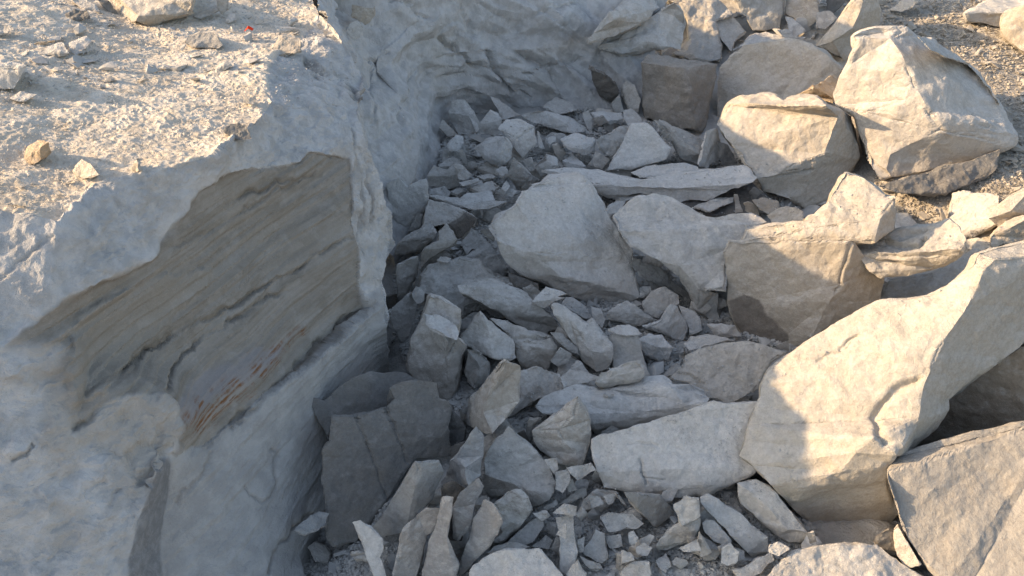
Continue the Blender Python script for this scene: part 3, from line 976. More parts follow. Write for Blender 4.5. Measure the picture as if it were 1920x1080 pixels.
def rock(name, label, reg, pts, faces='F', tone='m', thick=None, rough=1.0, pct=4, grooves=None, group=None, cat=None, sm=0, mat=None, dust=None):
    global NROCK
    NROCK += 1
    seed = 1000 + NROCK * 11
    pts = np.array([[float(c) for c in q.split(',')] for q in pts.split()])
    px = np.array(ORG[reg]) + pts * .375
    fs = []
    for q in faces.split():
        code, _, ix = q.partition(':')
        dark = code.endswith('!')
        ix = [LET.index(c) for c in ix] if ix else list(range(len(px)))
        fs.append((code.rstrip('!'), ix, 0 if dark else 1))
    used = sorted({k for _, i, _ in fs for k in i})
    px = px[used]
    fs = [(c, [used.index(k) for k in i], g) for c, i, g in fs]
    t = solve(px, [(c, i) for c, i, _ in fs])
    F, T = [], []
    for c, ix, tg in fs:
        for tr in tri_poly(px, ix):
            F.append(tr)
            T.append(tg)
    ratio = [np.concatenate(q) for q in zip(*[(y, x, d) for y, x, d in raster(px, t, F)])] if F else []
    yy, xx, dd = ratio
    s = np.percentile(ZB[yy, xx] / dd, pct) * (.996 if reg == 'A' else .988)
    burn(px, t * s, F, 9 + NROCK)
    V = CAM + ray(px) * (t * s)[:, None]
    e = {}
    area = 0
    for a, b, c in F:
        area += abs((px[b][0] - px[a][0]) * (px[c][1] - px[a][1]) - (px[b][1] - px[a][1]) * (px[c][0] - px[a][0])) / 2
        for i, j in ((a, b), (b, c), (c, a)):
            e[(i, j)] = e.get((i, j), 0) + 1
    depth = float((t * s).mean())
    size = math.sqrt(area) * depth / FPX
    th = thick if thick else .55 * size
    bd = [k for k in e if (k[1], k[0]) not in e]
    ring = sorted({i for k in bd for i in k})
    cen = px[ring].mean(0)
    n0 = len(V)
    m1, m2 = {}, {}
    add = []
    for i in ring:
        q = cen + (px[i] - cen) * .975
        add.append(CAM + ray(q) * (t[i] * s + .4 * th))
        m1[i] = n0 + len(add) - 1
    for i in ring:
        q = cen + (px[i] - cen) * .74
        tb = .5 * (t[i] * s) + .5 * depth
        add.append(CAM + ray(q) * (tb + th))
        m2[i] = n0 + len(add) - 1
    add.append(CAM + ray(cen) * (depth + 1.1 * th))
    cc = n0 + len(add) - 1
    V = np.concatenate([V, np.array(add)])
    for i, j in bd:
        F += [(i, m1[j], j), (i, m1[i], m1[j]), (m1[i], m2[j], m1[j]), (m1[i], m2[i], m2[j]), (m2[i], cc, m2[j])]
        T += [1] * 5
    F, T = np.array(F), np.array(T)
    at = np.ones((len(V), 1))
    at[n0:] = 2.6
    P0, d0 = to_px(V)
    wt = d0 / FPX * at[:, 0]
    L = 4.8
    V, F, wt, at, T = refine_tag(V, F, L, wt, at, T)
    E = edges_of(F)
    nf = np.zeros(len(V))
    sm_t = np.zeros(len(V))
    for c in range(3):
        sm_t += np.bincount(F[:, c], T, len(V))
        nf += np.bincount(F[:, c], None, len(V))
    tonev = sm_t / np.maximum(nf, 1)
    fn = np.cross(V[F[:, 1]] - V[F[:, 0]], V[F[:, 2]] - V[F[:, 0]])
    fa = np.linalg.norm(fn, axis=1)
    vs = np.stack([sum(np.bincount(F[:, c], fn[:, q], len(V)) for c in range(3)) for q in range(3)], 1)
    va = sum(np.bincount(F[:, c], fa, len(V)) for c in range(3))
    edge = np.clip((1 - np.linalg.norm(vs, axis=1) / np.maximum(va, 1e-12)) * 14, 0, 1)
    edge = np.clip(laplace(edge[:, None], E, 3)[:, 0] * 2.2, 0, 1)
    N = vnormals(V, F)
    Q = V / size
    px_m = depth / FPX
    k = rough
    bn = nvec(fs[0][0])
    if abs(bn @ np.array([0, 0, 1])) < .2:
        bn = np.array([.2, .1, .97])
    side = 1 - np.clip(np.abs(N @ bn), 0, 1)
    D = k * size * (.014 * fbm(Q * 1.7, 2, seed) + .035 * facets(Q * 2.1, seed + 1) + .045 * planes(Q * 2.0, seed + 2) + .020 * planes(Q * 5.2, seed + 5) + .007 * planes(Q * 13, seed + 6))
    D += side * size * k * .010 * fbm(np.stack([(V @ bn) / size * 16, Q[:, 0] * 1.5, Q[:, 1] * 1.5], -1), 3, seed + 8)
    D += (.4 + .6 * k) * px_m * 2.2 * fbm(V / (px_m * 30), 5, seed + 9, .66)
    chipn = np.clip(planes(V / (px_m * 26), seed + 13) + .1, 0, 1) * 5.0 + np.clip(planes(V / (px_m * 60), seed + 14) - .15, 0, 1) * 16.0
    D -= edge * chipn * px_m * min(1.0, .35 + k * .65) * min(1.0, size / (px_m * 130) + .25)
    D += (.3 + .7 * k) * px_m * (1.3 * planes(V / (px_m * 15), seed + 16) + 1.8 * planes(V / (px_m * 38), seed + 17))
    if grooves:
        pv = to_px(V)[0] + np.stack([fbm(V * 14, 2, 41), fbm(V * 14, 2, 43)], -1) * 5
        for g in grooves:
            ln = np.array(ORG[g[0]]) + np.array([[float(c) for c in q.split(',')] for q in g[1].split()]) * .375
            D -= g[3] * np.exp(-(dist_line(pv, ln) / g[2]) ** 2) * (at[:, 0] < 1.5)
    V = V + N * D[:, None]
    j = np.stack([fbm(Q * 5, 3, seed + 20), fbm(Q * 5, 3, seed + 21), fbm(Q * 5, 3, seed + 22)], -1)
    V = V + j * (.012 * k * min(size, .8))
    V = V + np.stack([fbm(V / (px_m * 20), 2, seed + 30), fbm(V / (px_m * 20), 2, seed + 31), fbm(V / (px_m * 20), 2, seed + 32)], -1) * (1.6 * px_m)
    base = np.array([V[:, 0].mean(), V[:, 1].mean(), V[:, 2].min()])
    dust = {'d': .12, 'h': .25, 'k': .1, 'b': .3, 'g': .4, 't': .3, 'w': .7}.get(tone, 1.0) if dust is None else dust
    me = mesh_from(name, V - base, F, {'tone': tonev, 'dust': np.full(len(V), dust), 'bed': V @ bn, 'side': side * (at[:, 0] < 1.6)}, False)
    NAMED.append((px.mean(0), math.sqrt(area), label, group))
    cats = cat or {'boulder': 'boulder', 'rock_slab': 'rock slab', 'rock_shard': 'rock shard', 'stone': 'stone', 'rock_block': 'rock block', 'rock_plate': 'rock plate'}.get(name, 'rock')
    jit = random.Random(seed)
    f = 1 + jit.uniform(-.07, .07)
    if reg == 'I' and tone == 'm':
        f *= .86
    hu = jit.uniform(-.04, .04)
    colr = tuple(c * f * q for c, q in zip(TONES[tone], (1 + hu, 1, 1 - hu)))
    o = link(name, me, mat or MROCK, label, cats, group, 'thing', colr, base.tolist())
    OBJ[9 + NROCK] = (o, px.mean(0), math.sqrt(area))
    return o


FILL = []


def fill_rocks(poly, n, lo, hi, seed):
    """broken pieces that lie deeper in the heap and show in the gaps between the larger rocks"""
    g = random.Random(seed)
    poly = np.array(poly, float)
    a, b = poly.min(0), poly.max(0)
    c = []
    while len(c) < n:
        p = np.array([g.uniform(a[0], b[0]), g.uniform(a[1], b[1])])
        if in_poly(p[None], poly)[0] and all(np.linalg.norm(p - q) > lo * .8 for q in c):
            c.append(p)
    c.sort(key=lambda p: p[1])
    for p in c:
        s_ = g.uniform(lo, hi) / 2
        m = g.choice((5, 6, 6, 7))
        an = g.uniform(0, 6.28)
        el = g.uniform(.45, .95)
        tl = g.uniform(-.9, .9)
        q = []
        for k in range(m):
            th = an + k * 6.283 / m + g.uniform(-.3, .3)
            x, y = s_ * math.cos(th) * g.uniform(.8, 1.15), s_ * el * math.sin(th) * g.uniform(.8, 1.15)
            q.append((p[0] + x * math.cos(tl) - y * math.sin(tl), p[1] + x * math.sin(tl) + y * math.cos(tl)))
        q.append((p[0] + g.uniform(-.25, .25) * s_, p[1] + g.uniform(-.1, .35) * s_))
        top = min(range(m), key=lambda k: q[k][1])
        order = [(top + k) % m for k in range(m)]
        i1, i2 = order[m // 3], order[(2 * m + 2) // 3]
        seq = lambda x, y: [(x + k) % m for k in range((y - x) % m + 1)]
        f1 = seq(i2, i1) + [m]
        f2 = seq(i1, i2) + [m]
        txt = ' '.join(f'{(x - 0) / .375:.1f},{y / .375:.1f}' for x, y in q)
        fc = g.choice(('TTF', 'TFL', 'TFR', 'TF')) + ':' + ''.join(LET[k] for k in f1) + ' ' + g.choice(('F', 'FFL', 'FFR')) + ':' + ''.join(LET[k] for k in f2)
        rock('stone', 'pending', 'A0', txt, fc, g.choice('mmmpg'), None, 1.1, 8, group='broken pieces wedged in the gaps of the heap')
        NAMED.pop()
        FILL.append(9 + NROCK)


def rocks():
    R = rock
    B, S_, X, H, K, P = 'boulder', 'rock_slab', 'stone', 'rock_shard', 'rock_block', 'rock_plate'
    # ---- far row at the top of the picture
    R(K, 'tall upright grey slab standing on end at the top edge', 'C', '478,-60 725,-70 715,60 700,145 640,155 565,150 530,85 495,60', 'F', 'm', .35)
    R(K, 'grey block standing behind the tall upright slab', 'C', '730,-60 880,-60 888,100 850,140 790,130 770,90 725,70', 'FL', 'm', .3)
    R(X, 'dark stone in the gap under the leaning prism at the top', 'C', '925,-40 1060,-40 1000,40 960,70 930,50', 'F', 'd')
    R(X, 'small grey stone below the leaning prism at the top', 'C', '880,60 950,55 990,90 930,150 880,140', 'TF', 'm')
    R(X, 'narrow wedge stone at the foot of the upright slab', 'C', '725,80 765,85 835,160 770,190 740,150', 'TF', 'p')
    R(B, 'rough dusty boulder behind the two stacked slabs at the top', 'C', '60,-40 330,-50 440,30 465,70 365,105 385,160 415,225 415,300 330,305 200,285 160,270 230,200 235,90 180,20', 'FT', 'm', .6, 1.3)
    R(X, 'grey triangular stone wedged against the rough dusty boulder', 'C', '360,112 455,75 540,160 475,210 455,255 415,215 385,160', 'FT', 'm')
    R(P, 'pale flat slab lying behind the broad sunlit boulder', 'C', '460,250 510,215 560,165 630,158 700,180 770,200 690,215 530,235', 'T', 'p', .2)
    R(X, 'stone with thin edge leaning over the pale flat slab', 'C', '690,150 750,150 770,180 840,190 800,205 720,185', 'TF', 'm')
    R(S_, 'upper of two stacked tilted slabs jutting from the back wall', 'B', '1345,208 1370,165 1445,65 1560,-35 1665,-35 1702,38 1610,115 1480,180 1470,98 1570,45', 'TTR:cdefji FR:abcijfgh', 'm', .5)
    R(S_, 'lower of two stacked slabs with a hollow pale top', 'B', '1380,240 1400,215 1480,190 1620,112 1700,45 1770,12 1820,50 1838,120 1800,250 1760,235 1640,250 1540,292 1470,287 1700,168 1600,228 1510,273', 'TTF:abcdenop FFR:efghin F:aponijklm', 'm', .5)
    R(K, 'big square dark block under the stacked slabs', 'C', '5,315 40,280 160,288 240,300 392,315 375,400 345,600 310,682 288,660 130,622 20,592 5,400 213,345', 'T:abcdem FFLL:amijkl FR:mefghi', 'h', .6)
    R(X, 'dark triangular hollow-faced stone set in the back wall', 'B', '1340,330 1420,360 1490,420 1492,480 1452,518 1400,480 1370,420', 'FD', 'd', .3)
    R(H, 'rounded upright slab leaning beside the big square dark block', 'B', '1490,440 1530,395 1580,420 1608,500 1590,565 1530,545', 'FL', 'm', .25)
    R(H, 'low pointed stone at the foot of the back wall by the rounded upright slab', 'B', '1455,515 1498,470 1525,560 1470,570', 'F', 'm', .2)
    R(B, 'broad boulder with a sunlit rippled face behind the pale centre boulder', 'C', '400,340 470,262 520,225 680,205 800,195 870,235 1035,335 1030,420 860,520 700,560 480,600 383,600 388,440', 'FFTL', 'w', .7, .8)
    R(H, 'sunlit leaning prism of rock with a bright left face', 'C', '875,232 1000,80 1050,10 1080,-60 1180,-60 1202,50 1196,135 1085,170 1072,250 1037,342 1000,290 965,205 1065,140 1150,-60', 'LLTF:abcdnml FFR:nefghijlm F:aljk', 'w', .5, .8)
    R(X, 'sunlit pale stone beside the leaning prism at the top edge', 'C', '1240,50 1290,15 1340,-20 1400,-30 1365,35 1300,62', 'TL', 'w')
    R(S_, 'grey topped slab lying on the gravel at the far corner', 'C', '1620,68 1690,15 1880,-15 1990,0 1990,60 1830,75 1800,135 1700,112 1640,102 1680,52 1840,40', 'T:abcdekj F:ajkefghi', 'm', .5, .8)
    R(B, 'yellow sunlit boulder cut by the edge of the picture', 'C', '1805,62 1880,30 2040,15 2040,300 1930,262 1830,200 1800,150', 'FL', 'w', .6, .8)
    R(X, 'orange lit wedge pinched between the two largest boulders', 'C', '770,485 862,430 1022,348 1000,420 965,512 900,500 830,486 975,492', 'TR:bcdh FL:abhefg', 't', .2)
    R(S_, 'flat slab darkened for shade under the largest boulder', 'C', '1190,930 1350,880 1640,800 1800,750 1790,830 1720,900 1600,940 1540,975 1300,970', 'FT', 'd', .4)  # dark tone puts the shade of the hollow into the slab's colour
    R(B, 'largest boulder, many faced, with a bright hollow left side', 'C', '1070,180 1105,155 1180,138 1330,150 1388,182 1445,245 1545,290 1645,325 1745,440 1795,520 1850,600 1888,680 1870,730 1760,762 1640,812 1340,892 1262,890 1200,908 1120,780 1058,600 970,522 968,470 1000,400 1040,330 1075,240 1250,192 1360,380 1330,495 1240,565 1120,560 1440,560 1500,652 1620,602 1250,780 1232,850 1560,220 1700,350', 'TF:abcdz LF:azABCDuvwxy TTRF:zdefghijklGFEA F:DCBAEFH FFFD:HFGlmnopqI LF:tDHIqrs LF:utD', 'm', 1.1, .7)
    R(X, 'shaded stone sheltered behind the flank of the largest boulder', 'C', '1388,182 1440,185 1560,262 1690,350 1800,525 1745,440 1645,325 1545,290 1445,245', 'TR', 'm', .3)
    # ---- rubble heap at the back of the pit
    fill_rocks([(780, 420), (815, 310), (850, 240), (1150, 215), (1330, 300), (1440, 400), (1420, 560), (1100, 540), (760, 460)], 60, 30, 62, 3)
    R(X, 'buff stone in the high nook of the back wall', 'B', '150,85 160,20 200,30 230,45 280,25 285,75 230,130 185,100', 'FR', 'w')
    R(X, 'round white stone in the high nook of the back wall', 'B', '130,150 150,115 185,98 215,130 222,175 170,205', 'FR', 'p')
    R(X, 'gravel crusted stone at the foot of the back wall', 'B', '1110,530 1180,488 1250,508 1295,548 1180,575', 'T', 'm', .2, 1.4)
    R(P, 'pale thin slab lying flat at the foot of the back wall', 'B', '1355,562 1510,562 1525,600 1450,615 1380,600', 'T', 'p', .12)
    R(X, 'dark stone under the pale thin slab by the back wall', 'B', '1355,590 1420,570 1448,610 1395,635', 'F', 'g')
    R(X, 'stone with a broken corner in front of the square dark block', 'B', '1512,548 1552,543 1612,592 1618,632 1560,645 1520,600', 'FT', 'm')
    R(B, 'rounded pale boulder highest of the heap under the back wall', 'B', '640,560 650,503 722,500 772,560 802,630 780,662 692,672 650,610 742,580', 'TF:abcdi FR:defi FL:aifgh', 'p')
    R(X, 'pale blocky stone between the rounded boulder and the upright pale wedge', 'B', '788,622 850,545 892,560 908,600 890,672 800,668 860,610', 'TF:abcdg F:agdef', 'p')
    R(H, 'upright pale wedge leaning on the back wall', 'B', '850,480 892,490 960,540 1012,580 905,602 890,552', 'TF', 'p')
    R(S_, 'tilted slab with a white top and buff front in the back heap', 'B', '1012,582 1082,555 1132,550 1252,590 1342,652 1262,668 1150,642 1070,612 1240,635', 'F:abcifgh TTR:cdefi', 'p', .25)
    R(H, 'slim upright sliver standing in the back heap', 'B', '1308,560 1342,550 1362,600 1357,668 1335,645', 'F', 'p', .08)
    R(B, 'angular pale boulder with a sloping top in the back heap', 'B', '888,642 930,590 1000,588 1082,632 1088,722 1012,795 960,720 985,690', 'TTF:abcdh FR:hdef F:ahfg', 'p')
    R(B, 'pale five sided boulder low in the back heap', 'B', '768,742 832,690 932,680 967,730 962,792 890,847 838,800 905,760', 'TL:abch F:ahfg FR:hcdef', 'p')
    R(X, 'small knobbly white stone against the bay wall', 'B', '625,722 680,672 717,682 722,722 690,765 640,752', 'FT', 'p')
    R(P, 'thin grey flake lying on the bay wall slope', 'B', '598,640 610,600 692,670 642,682', 'FR', 'm', .08)
    R(P, 'narrow dark sliver below the knobbly white stone', 'B', '688,752 712,750 745,835 720,825', 'FR', 'g', .08)
    R(B, 'rough grey boulder resting on its flat base in the back heap', 'B', '1378,702 1480,640 1542,630 1540,700 1460,795 1388,742', 'FTR', 'm', None, 1.3)
    R(H, 'thin upright sliver beside the angular pale boulder', 'B', '1085,648 1110,690 1124,745 1092,742', 'FR', 'p', .06)
    R(X, 'little cube of stone behind the flat topped stone', 'B', '1118,692 1182,665 1184,712 1150,738', 'TF', 'p')
    R(B, 'flat topped pale stone in the middle of the back heap', 'B', '1195,692 1290,665 1382,692 1372,772 1320,778 1210,735 1320,745', 'T:abcg F:agef FR:gcde', 'p')
    R(X, 'grey stone leaning under the flat topped stone', 'B', '1158,720 1192,710 1238,772 1200,805', 'F', 'm')
    R(X, 'square pale stone in front of the flat topped stone', 'B', '1213,802 1270,765 1333,832 1300,855 1230,852 1235,815', 'T:abcf F:afcde', 'p')
    R(X, 'pale stone leaning between the square stone and the triangular boulder', 'B', '1333,832 1380,750 1448,800 1412,848', 'F', 'p')
    R(H, 'wedge of rock with a white top and dark front', 'B', '1668,602 1692,590 1802,650 1915,702 1905,770 1890,822 1800,792 1750,702 1880,762', 'TTR:bcdei F:abiefgh', 'g', .35)
    R(X, 'small upright pale stone beside the broad sunlit boulder', 'C', '288,832 330,652 382,645 402,702 408,792 330,842', 'FR', 'p')
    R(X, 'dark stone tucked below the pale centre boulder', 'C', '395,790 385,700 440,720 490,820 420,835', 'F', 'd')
    R(P, 'flat slab lying under the pale triangular boulder', 'B', '1550,862 1640,828 1800,812 1892,830 1905,860 1740,885 1600,885', 'T', 'p', .15)
    R(B, 'pale triangular boulder standing tall in the back heap', 'B', '1433,852 1558,622 1640,615 1702,690 1758,742 1732,802 1550,856 1725,775 1540,835', 'TFF:abcdehi F:aihfg F:hef', 'p', .5, .8)
    R(B, 'grey lumpy stone at the foot of the bay wall', 'B', '538,882 570,828 612,845 640,850 660,818 692,870 692,932 640,948 540,932 630,880', 'FT:abcdefj F:ajfghi', 'm')
    R(X, 'wedge stone behind the grey lumpy stone', 'B', '658,805 702,820 762,872 722,902 690,892', 'TF', 'm')
    R(X, 'pale wafer standing behind the dark faceted stone', 'B', '1012,802 1060,788 1074,852 1048,858', 'F', 'p')
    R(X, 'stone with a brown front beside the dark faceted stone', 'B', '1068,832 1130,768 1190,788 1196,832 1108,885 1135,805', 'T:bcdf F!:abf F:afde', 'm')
    R(B, 'dark faceted stone in front of the back heap', 'B', '928,882 970,790 1062,872 1102,902 1020,965 988,952 1040,905', 'F:abcg FR:gcde FD:agef', 'g')
    # flat chips between the heap and the ledge corner
    fg = 'flat chips at the foot of the bay wall'
    for lb, q in zip(('wedge shaped flat chip nearest the grey lumpy stone', 'broad flat chip in the middle of the chip patch', 'flat chip at the foot of the dark faceted stone', 'flat chip above the broad flat chip', 'upright splinter chip beside the dark faceted stone', 'small flat chip below the grey lumpy stone', 'flat chip under the pale five sided boulder'), ('698,912 790,890 802,908 712,932', '738,935 860,902 912,940 842,972 750,952', '870,960 920,930 990,955 960,985', '780,880 850,870 880,885 820,900', '905,940 935,900 950,930 925,965', '640,960 700,940 730,960 690,985', '880,850 930,830 940,870 910,895')):
        R(P, lb, 'B', q, 'T', 'm', .06, 1.2, group=fg)
    R(P, 'pale low stone at the edge of the flat chips', 'B', '540,942 620,930 655,962 645,985 545,975', 'TF', 'p', .1)
    R(P, 'broad pale flake lying over the flat chips', 'B', '528,975 690,1000 740,970 860,960 872,1002 750,1042 640,1012', 'T', 'p', .08)
    R(P, 'thin dark edged flake under the broad pale flake', 'B', '705,1025 790,1010 870,1005 935,1010 840,1045 760,1050', 'T', 'm', .06)
    # ---- long slab and what lies beneath it
    R(B, 'black shade filler deep under the long curved slab', 'C', '-200,985 60,970 250,990 420,950 560,900 620,960 700,1010 640,1070 420,1080 200,1075 -100,1040', 'T', 'k', .2)  # black colour stands in for the deep shade under the slab
    R(P, 'thin flake lying under the long curved slab', 'B', '1438,962 1600,958 1630,972 1500,1012', 'T', 'm', .06)
    R(X, 'small stone wedged under the long curved slab', 'E', '1428,142 1480,92 1530,100 1500,150 1450,168', 'T', 'm')
    R(S_, 'flat slab lying on edge below the long curved slab', 'C', '265,1035 390,982 472,985 462,1010 340,1062', 'T', 'm', .1)
    R(H, 'upright splinter under the sunlit centre boulder', 'C', '468,970 490,968 514,1062 478,1064', 'F', 'm', .06)
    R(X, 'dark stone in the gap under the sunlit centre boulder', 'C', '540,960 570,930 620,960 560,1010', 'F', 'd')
    R(X, 'small split block under the sunlit centre boulder', 'C', '514,1012 540,1004 592,1030 600,1085 530,1060', 'F', 'w')
    R(X, 'brownish stone lodged below the sunlit centre boulder', 'C', '560,1000 612,985 692,1008 702,1045 640,1075 590,1040', 'T', 'b')
    R(S_, 'long thin curved slab with a white top spanning the heap', 'C', '-500,855 -380,838 -230,842 -120,882 10,892 150,878 330,848 520,820 582,888 560,915 450,952 330,1002 200,1008 100,985 0,966 -150,988 -220,972 -240,930 400,922 250,938 150,942 60,922 -40,926 -130,902 -225,925', 'T:abcdefghistuvwxyr F:istuvwxyrqponmlkj', 'p', .4, .7)
    R(B, 'pale sunlit boulder in the middle with a pointed base', 'C', '383,622 440,520 500,480 620,467 682,475 720,496 800,482 882,490 932,530 1052,582 1078,700 1088,800 1000,950 932,1012 820,1052 740,992 610,952 590,890 500,802 450,722 720,560 990,582 932,762 800,802 700,872 872,850', 'TTL:bcdefghivu LTTF:abuvwxyrst FFR:vjklmnozw R:ijv F:yxwzopqr', 'w', .8, .8)
    R(X, 'sunlit pale stone behind the split block slab', 'G', '628,168 690,124 782,130 822,150 818,197 700,213 660,207', 'TL', 'w')
    R(X, 'shaded stone behind the split ship shaped block', 'G', '1268,245 1276,160 1330,165 1402,215 1385,240', 'T', 'm')
    R(S_, 'gravel strewn block beyond the hollow', 'G', '1538,185 1570,55 1600,40 1660,60 1790,75 1800,190 1750,235 1640,275 1560,290', 'TL', 'm', .4, 1.3)
    R(X, 'thin bright sliver standing in the dark hollow', 'G', '1497,135 1508,130 1530,195 1512,205', 'F', 'w', .05)
    R(B, 'sunlit boulder at the edge beyond the hollow', 'G', '1745,187 1780,130 1850,70 2000,-10 2000,170 1850,205 1790,228 1850,150', 'TL:abcdh F:ahdefg', 'w', .4, .8)
    R(X, 'small sunlit slab against the big ridged boulder', 'G', '1622,292 1690,285 1758,310 1750,335 1690,352 1640,335', 'TL', 'w')
    R(B, 'sunlit stone with a dark cleft at the edge of the picture', 'G', '1752,315 1745,270 1830,200 2000,150 2000,290 1760,328 1850,235 1840,305', 'TL:bcdg F:abgdef', 'w', .4)
    # ---- centre of the heap
    fill_rocks([(745, 470), (1000, 470), (1320, 480), (1440, 640), (1480, 760), (1400, 900), (1560, 1010), (1540, 1070), (640, 1075), (820, 860), (760, 700)], 95, 34, 78, 5)
    R(S_, 'dark thin slab arching out of the gap below the triangular slab', 'E', '1558,372 1640,410 1700,420 1775,482 1760,492 1852,575 1840,595 1800,562 1700,522 1600,480 1558,425', 'FTR', 'g', .1)
    R(S_, 'big triangular slab with a pale top tilted beside the centre boulder', 'G', '-145,170 -100,130 -20,85 90,58 160,75 235,110 330,170 380,180 440,165 560,155 637,205 560,260 480,330 440,420 432,546 350,552 300,546 200,420 100,310 40,252 -110,246 390,562 407,728 380,738 290,650 200,470 110,400 -50,330', 'TTF:abcdefghijklmnopqrstu F:utsrqpvwxyzAB', 'm', .4, .7)
    R(B, 'great pale boulder in the centre with a brown underside', 'E', '838,215 865,165 985,95 1010,40 1060,5 1110,-5 1145,-27 1280,-25 1350,20 1385,75 1415,110 1450,190 1520,280 1562,350 1555,400 1580,500 1606,580 1560,602 1420,642 1330,612 1240,560 1100,502 1000,472 950,432 905,372 870,290 890,272 980,332 1060,352 1112,402 1200,472 1330,502 1520,562 1070,230', 'FFLLT:abcdHCBA FTTR:defghijklmnopqGFEDCH FFFD:aABCDEFGqrstuvwxyz', 'p', .7, .75)
    R(K, 'foot of rock buttress where the ledge corner meets the heap', 'E', '330,10 390,-12 440,30 530,-5 537,80 505,172 440,247 375,212 345,172', 'FFR', 'p', .4)
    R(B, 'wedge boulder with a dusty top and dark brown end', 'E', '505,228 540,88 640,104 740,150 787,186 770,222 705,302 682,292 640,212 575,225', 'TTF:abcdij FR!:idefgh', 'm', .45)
    R(H, 'thin slab standing in front of the rock buttress', 'E', '440,247 490,160 512,165 502,228 470,245', 'F', 'p', .1)
    R(X, 'grey faceted stone under the wedge boulder', 'E', '705,305 760,235 820,280 880,350 870,380 760,340 730,370', 'FT', 'm')
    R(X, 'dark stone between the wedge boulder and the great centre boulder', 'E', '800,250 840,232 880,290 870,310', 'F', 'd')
    R(X, 'blocky grey stone at the edge of the dark cleft', 'E', '370,368 385,310 470,250 560,193 590,250 575,292 500,342 410,378 490,300', 'TTF:bcdei F:abiefgh', 'm', .3)
    R(X, 'second blocky stone above the dark cleft with a rough front', 'E', '493,430 515,345 560,310 600,300 590,250 632,203 684,292 665,325 560,372 500,445 640,305', 'TTF:bcdefgk F:abkghij', 'm', .3)
    R(B, 'broken grey rock buried in the dust mound', 'E', '700,385 800,340 880,370 935,430 938,500 860,470 760,420', 'TF', 'm', .3, 1.5)
    R(B, 'dust covered mound of broken rock below the wedge boulder', 'E', '485,530 500,470 580,410 700,375 790,400 900,470 960,520 900,560 830,640 760,640 720,690 660,640 590,600 520,560', 'TTF', 'm', .5, 2.0)
    R(X, 'small chip lying on the dust mound', 'E', '580,395 600,375 660,385 640,405', 'T', 'm', .05)
    R(X, 'dark upright stone in the cleft beside the ledge', 'E', '330,572 388,560 382,612 335,655', 'F', 'd', .2)
    R(H, 'upright brown faced stone standing in the cleft', 'E', '383,412 460,380 490,373 482,500 430,562 385,583 380,470', 'FR', 'm', .2)
    R(H, 'white upright slab leaning at the edge of the dark cleft', 'E', '332,657 385,610 457,553 488,600 476,682 430,792 410,803 343,722', 'FR', 'p', .1)
    R(X, 'small grey stone beside the white upright slab', 'E', '455,562 482,525 522,552 520,602 482,612', 'FT', 'm')
    R(B, 'tall leaning pillar block with a dusty face and a smooth side', 'E', '423,935 460,780 518,640 540,558 600,570 700,640 690,780 732,820 692,1010 640,1110 560,1090 440,955 630,885', 'TFFL:bcdefgml FFR:mghij F:lmjk L:abl', 'm', .7, .8)
    R(P, 'flat chip resting on the leaning pillar block', 'E', '508,665 600,668 662,690 697,760 682,797 610,767 550,742', 'T', 'p', .06)
    R(X, 'small wedge sliding below the flat chip on the pillar block', 'E', '556,752 610,770 642,802 622,855 590,822', 'FL', 'm', .08)
    R(X, 'grey stone behind the long brown fronted block', 'E', '690,700 760,650 820,660 840,690 760,730 700,750', 'TF', 'm')
    R(X, 'dark faceted block below the winged stone', 'E', '722,965 732,838 782,840 852,900 842,982 770,1040 735,1005 800,930', 'FL:abhfg FR:bcdefh', 'g', .3)
    R(K, 'square grey stone with a dusty top in the middle of the heap', 'E', '858,690 930,688 1050,752 1170,770 1192,828 1140,952 1080,964 1000,912 955,790 1000,797', 'TTF:abcdeji F:jefgh FL:ijh', 'm', .4)
    R(B, 'winged grey stone with a central ridge', 'E', '688,792 760,692 800,642 832,700 900,740 962,790 982,882 950,897 860,882 770,847 700,812 850,780', 'TFL:abclijk TFR:cdefghil', 'm', .4)
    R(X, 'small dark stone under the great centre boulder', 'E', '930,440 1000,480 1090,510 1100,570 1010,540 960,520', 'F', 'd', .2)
    R(X, 'dusty stone in the shade under the great centre boulder', 'E', '1010,530 1060,510 1110,560 1080,600 1040,590', 'F', 'm')
    R(K, 'long brown fronted block lying across the heap', 'E', '685,522 735,495 860,480 940,510 1000,540 1082,600 1165,682 1217,745 1150,750 1142,778 1040,747 915,672 900,645 760,592 700,562 1060,662 920,602 830,562', 'TTF:abcdefgpqr F:arqpghijklmno', 'm', .4)
    R(X, 'stone with a flat lit top beside the long oval rock', 'E', '1065,602 1130,528 1242,563 1235,582 1180,602 1120,638 1190,575', 'TF:abcg F:agdef', 'p', .2)
    R(X, 'rounded stone behind the long oval rock', 'E', '1200,612 1228,578 1262,580 1342,625 1362,682 1330,690 1250,642', 'TTF', 'm')
    R(X, 'small rounded stone at the shoulder of the long oval rock', 'E', '1352,625 1402,640 1422,692 1412,735 1365,690', 'FT', 'm')
    R(P, 'thin dark slab under the long oval rock', 'E', '1150,757 1212,760 1292,830 1302,872 1250,855 1190,802', 'TF', 'g', .1)
    R(X, 'grey stone under the thin dark slab', 'E', '1150,900 1200,830 1260,860 1250,900 1190,930', 'F', 'm')
    R(X, 'small block at the foot of the long oval rock', 'E', '1250,920 1290,885 1345,960 1310,990 1260,975', 'FT', 'm')
    R(B, 'squarish dusty block behind the tilted plank stone', 'E', '1440,770 1500,760 1582,775 1622,882 1645,975 1560,962 1470,922 1455,850', 'FFT', 'm', .4)
    R(B, 'long oval rock with a flat dusty face', 'E', '1158,622 1190,608 1262,650 1330,700 1357,680 1422,750 1467,820 1472,870 1440,937 1380,953 1310,907 1290,842 1222,742 1165,662 1345,850 1250,700', 'TTF:abcdefghop F:hijo FFL:apojklmn', 'm', .35, .8)
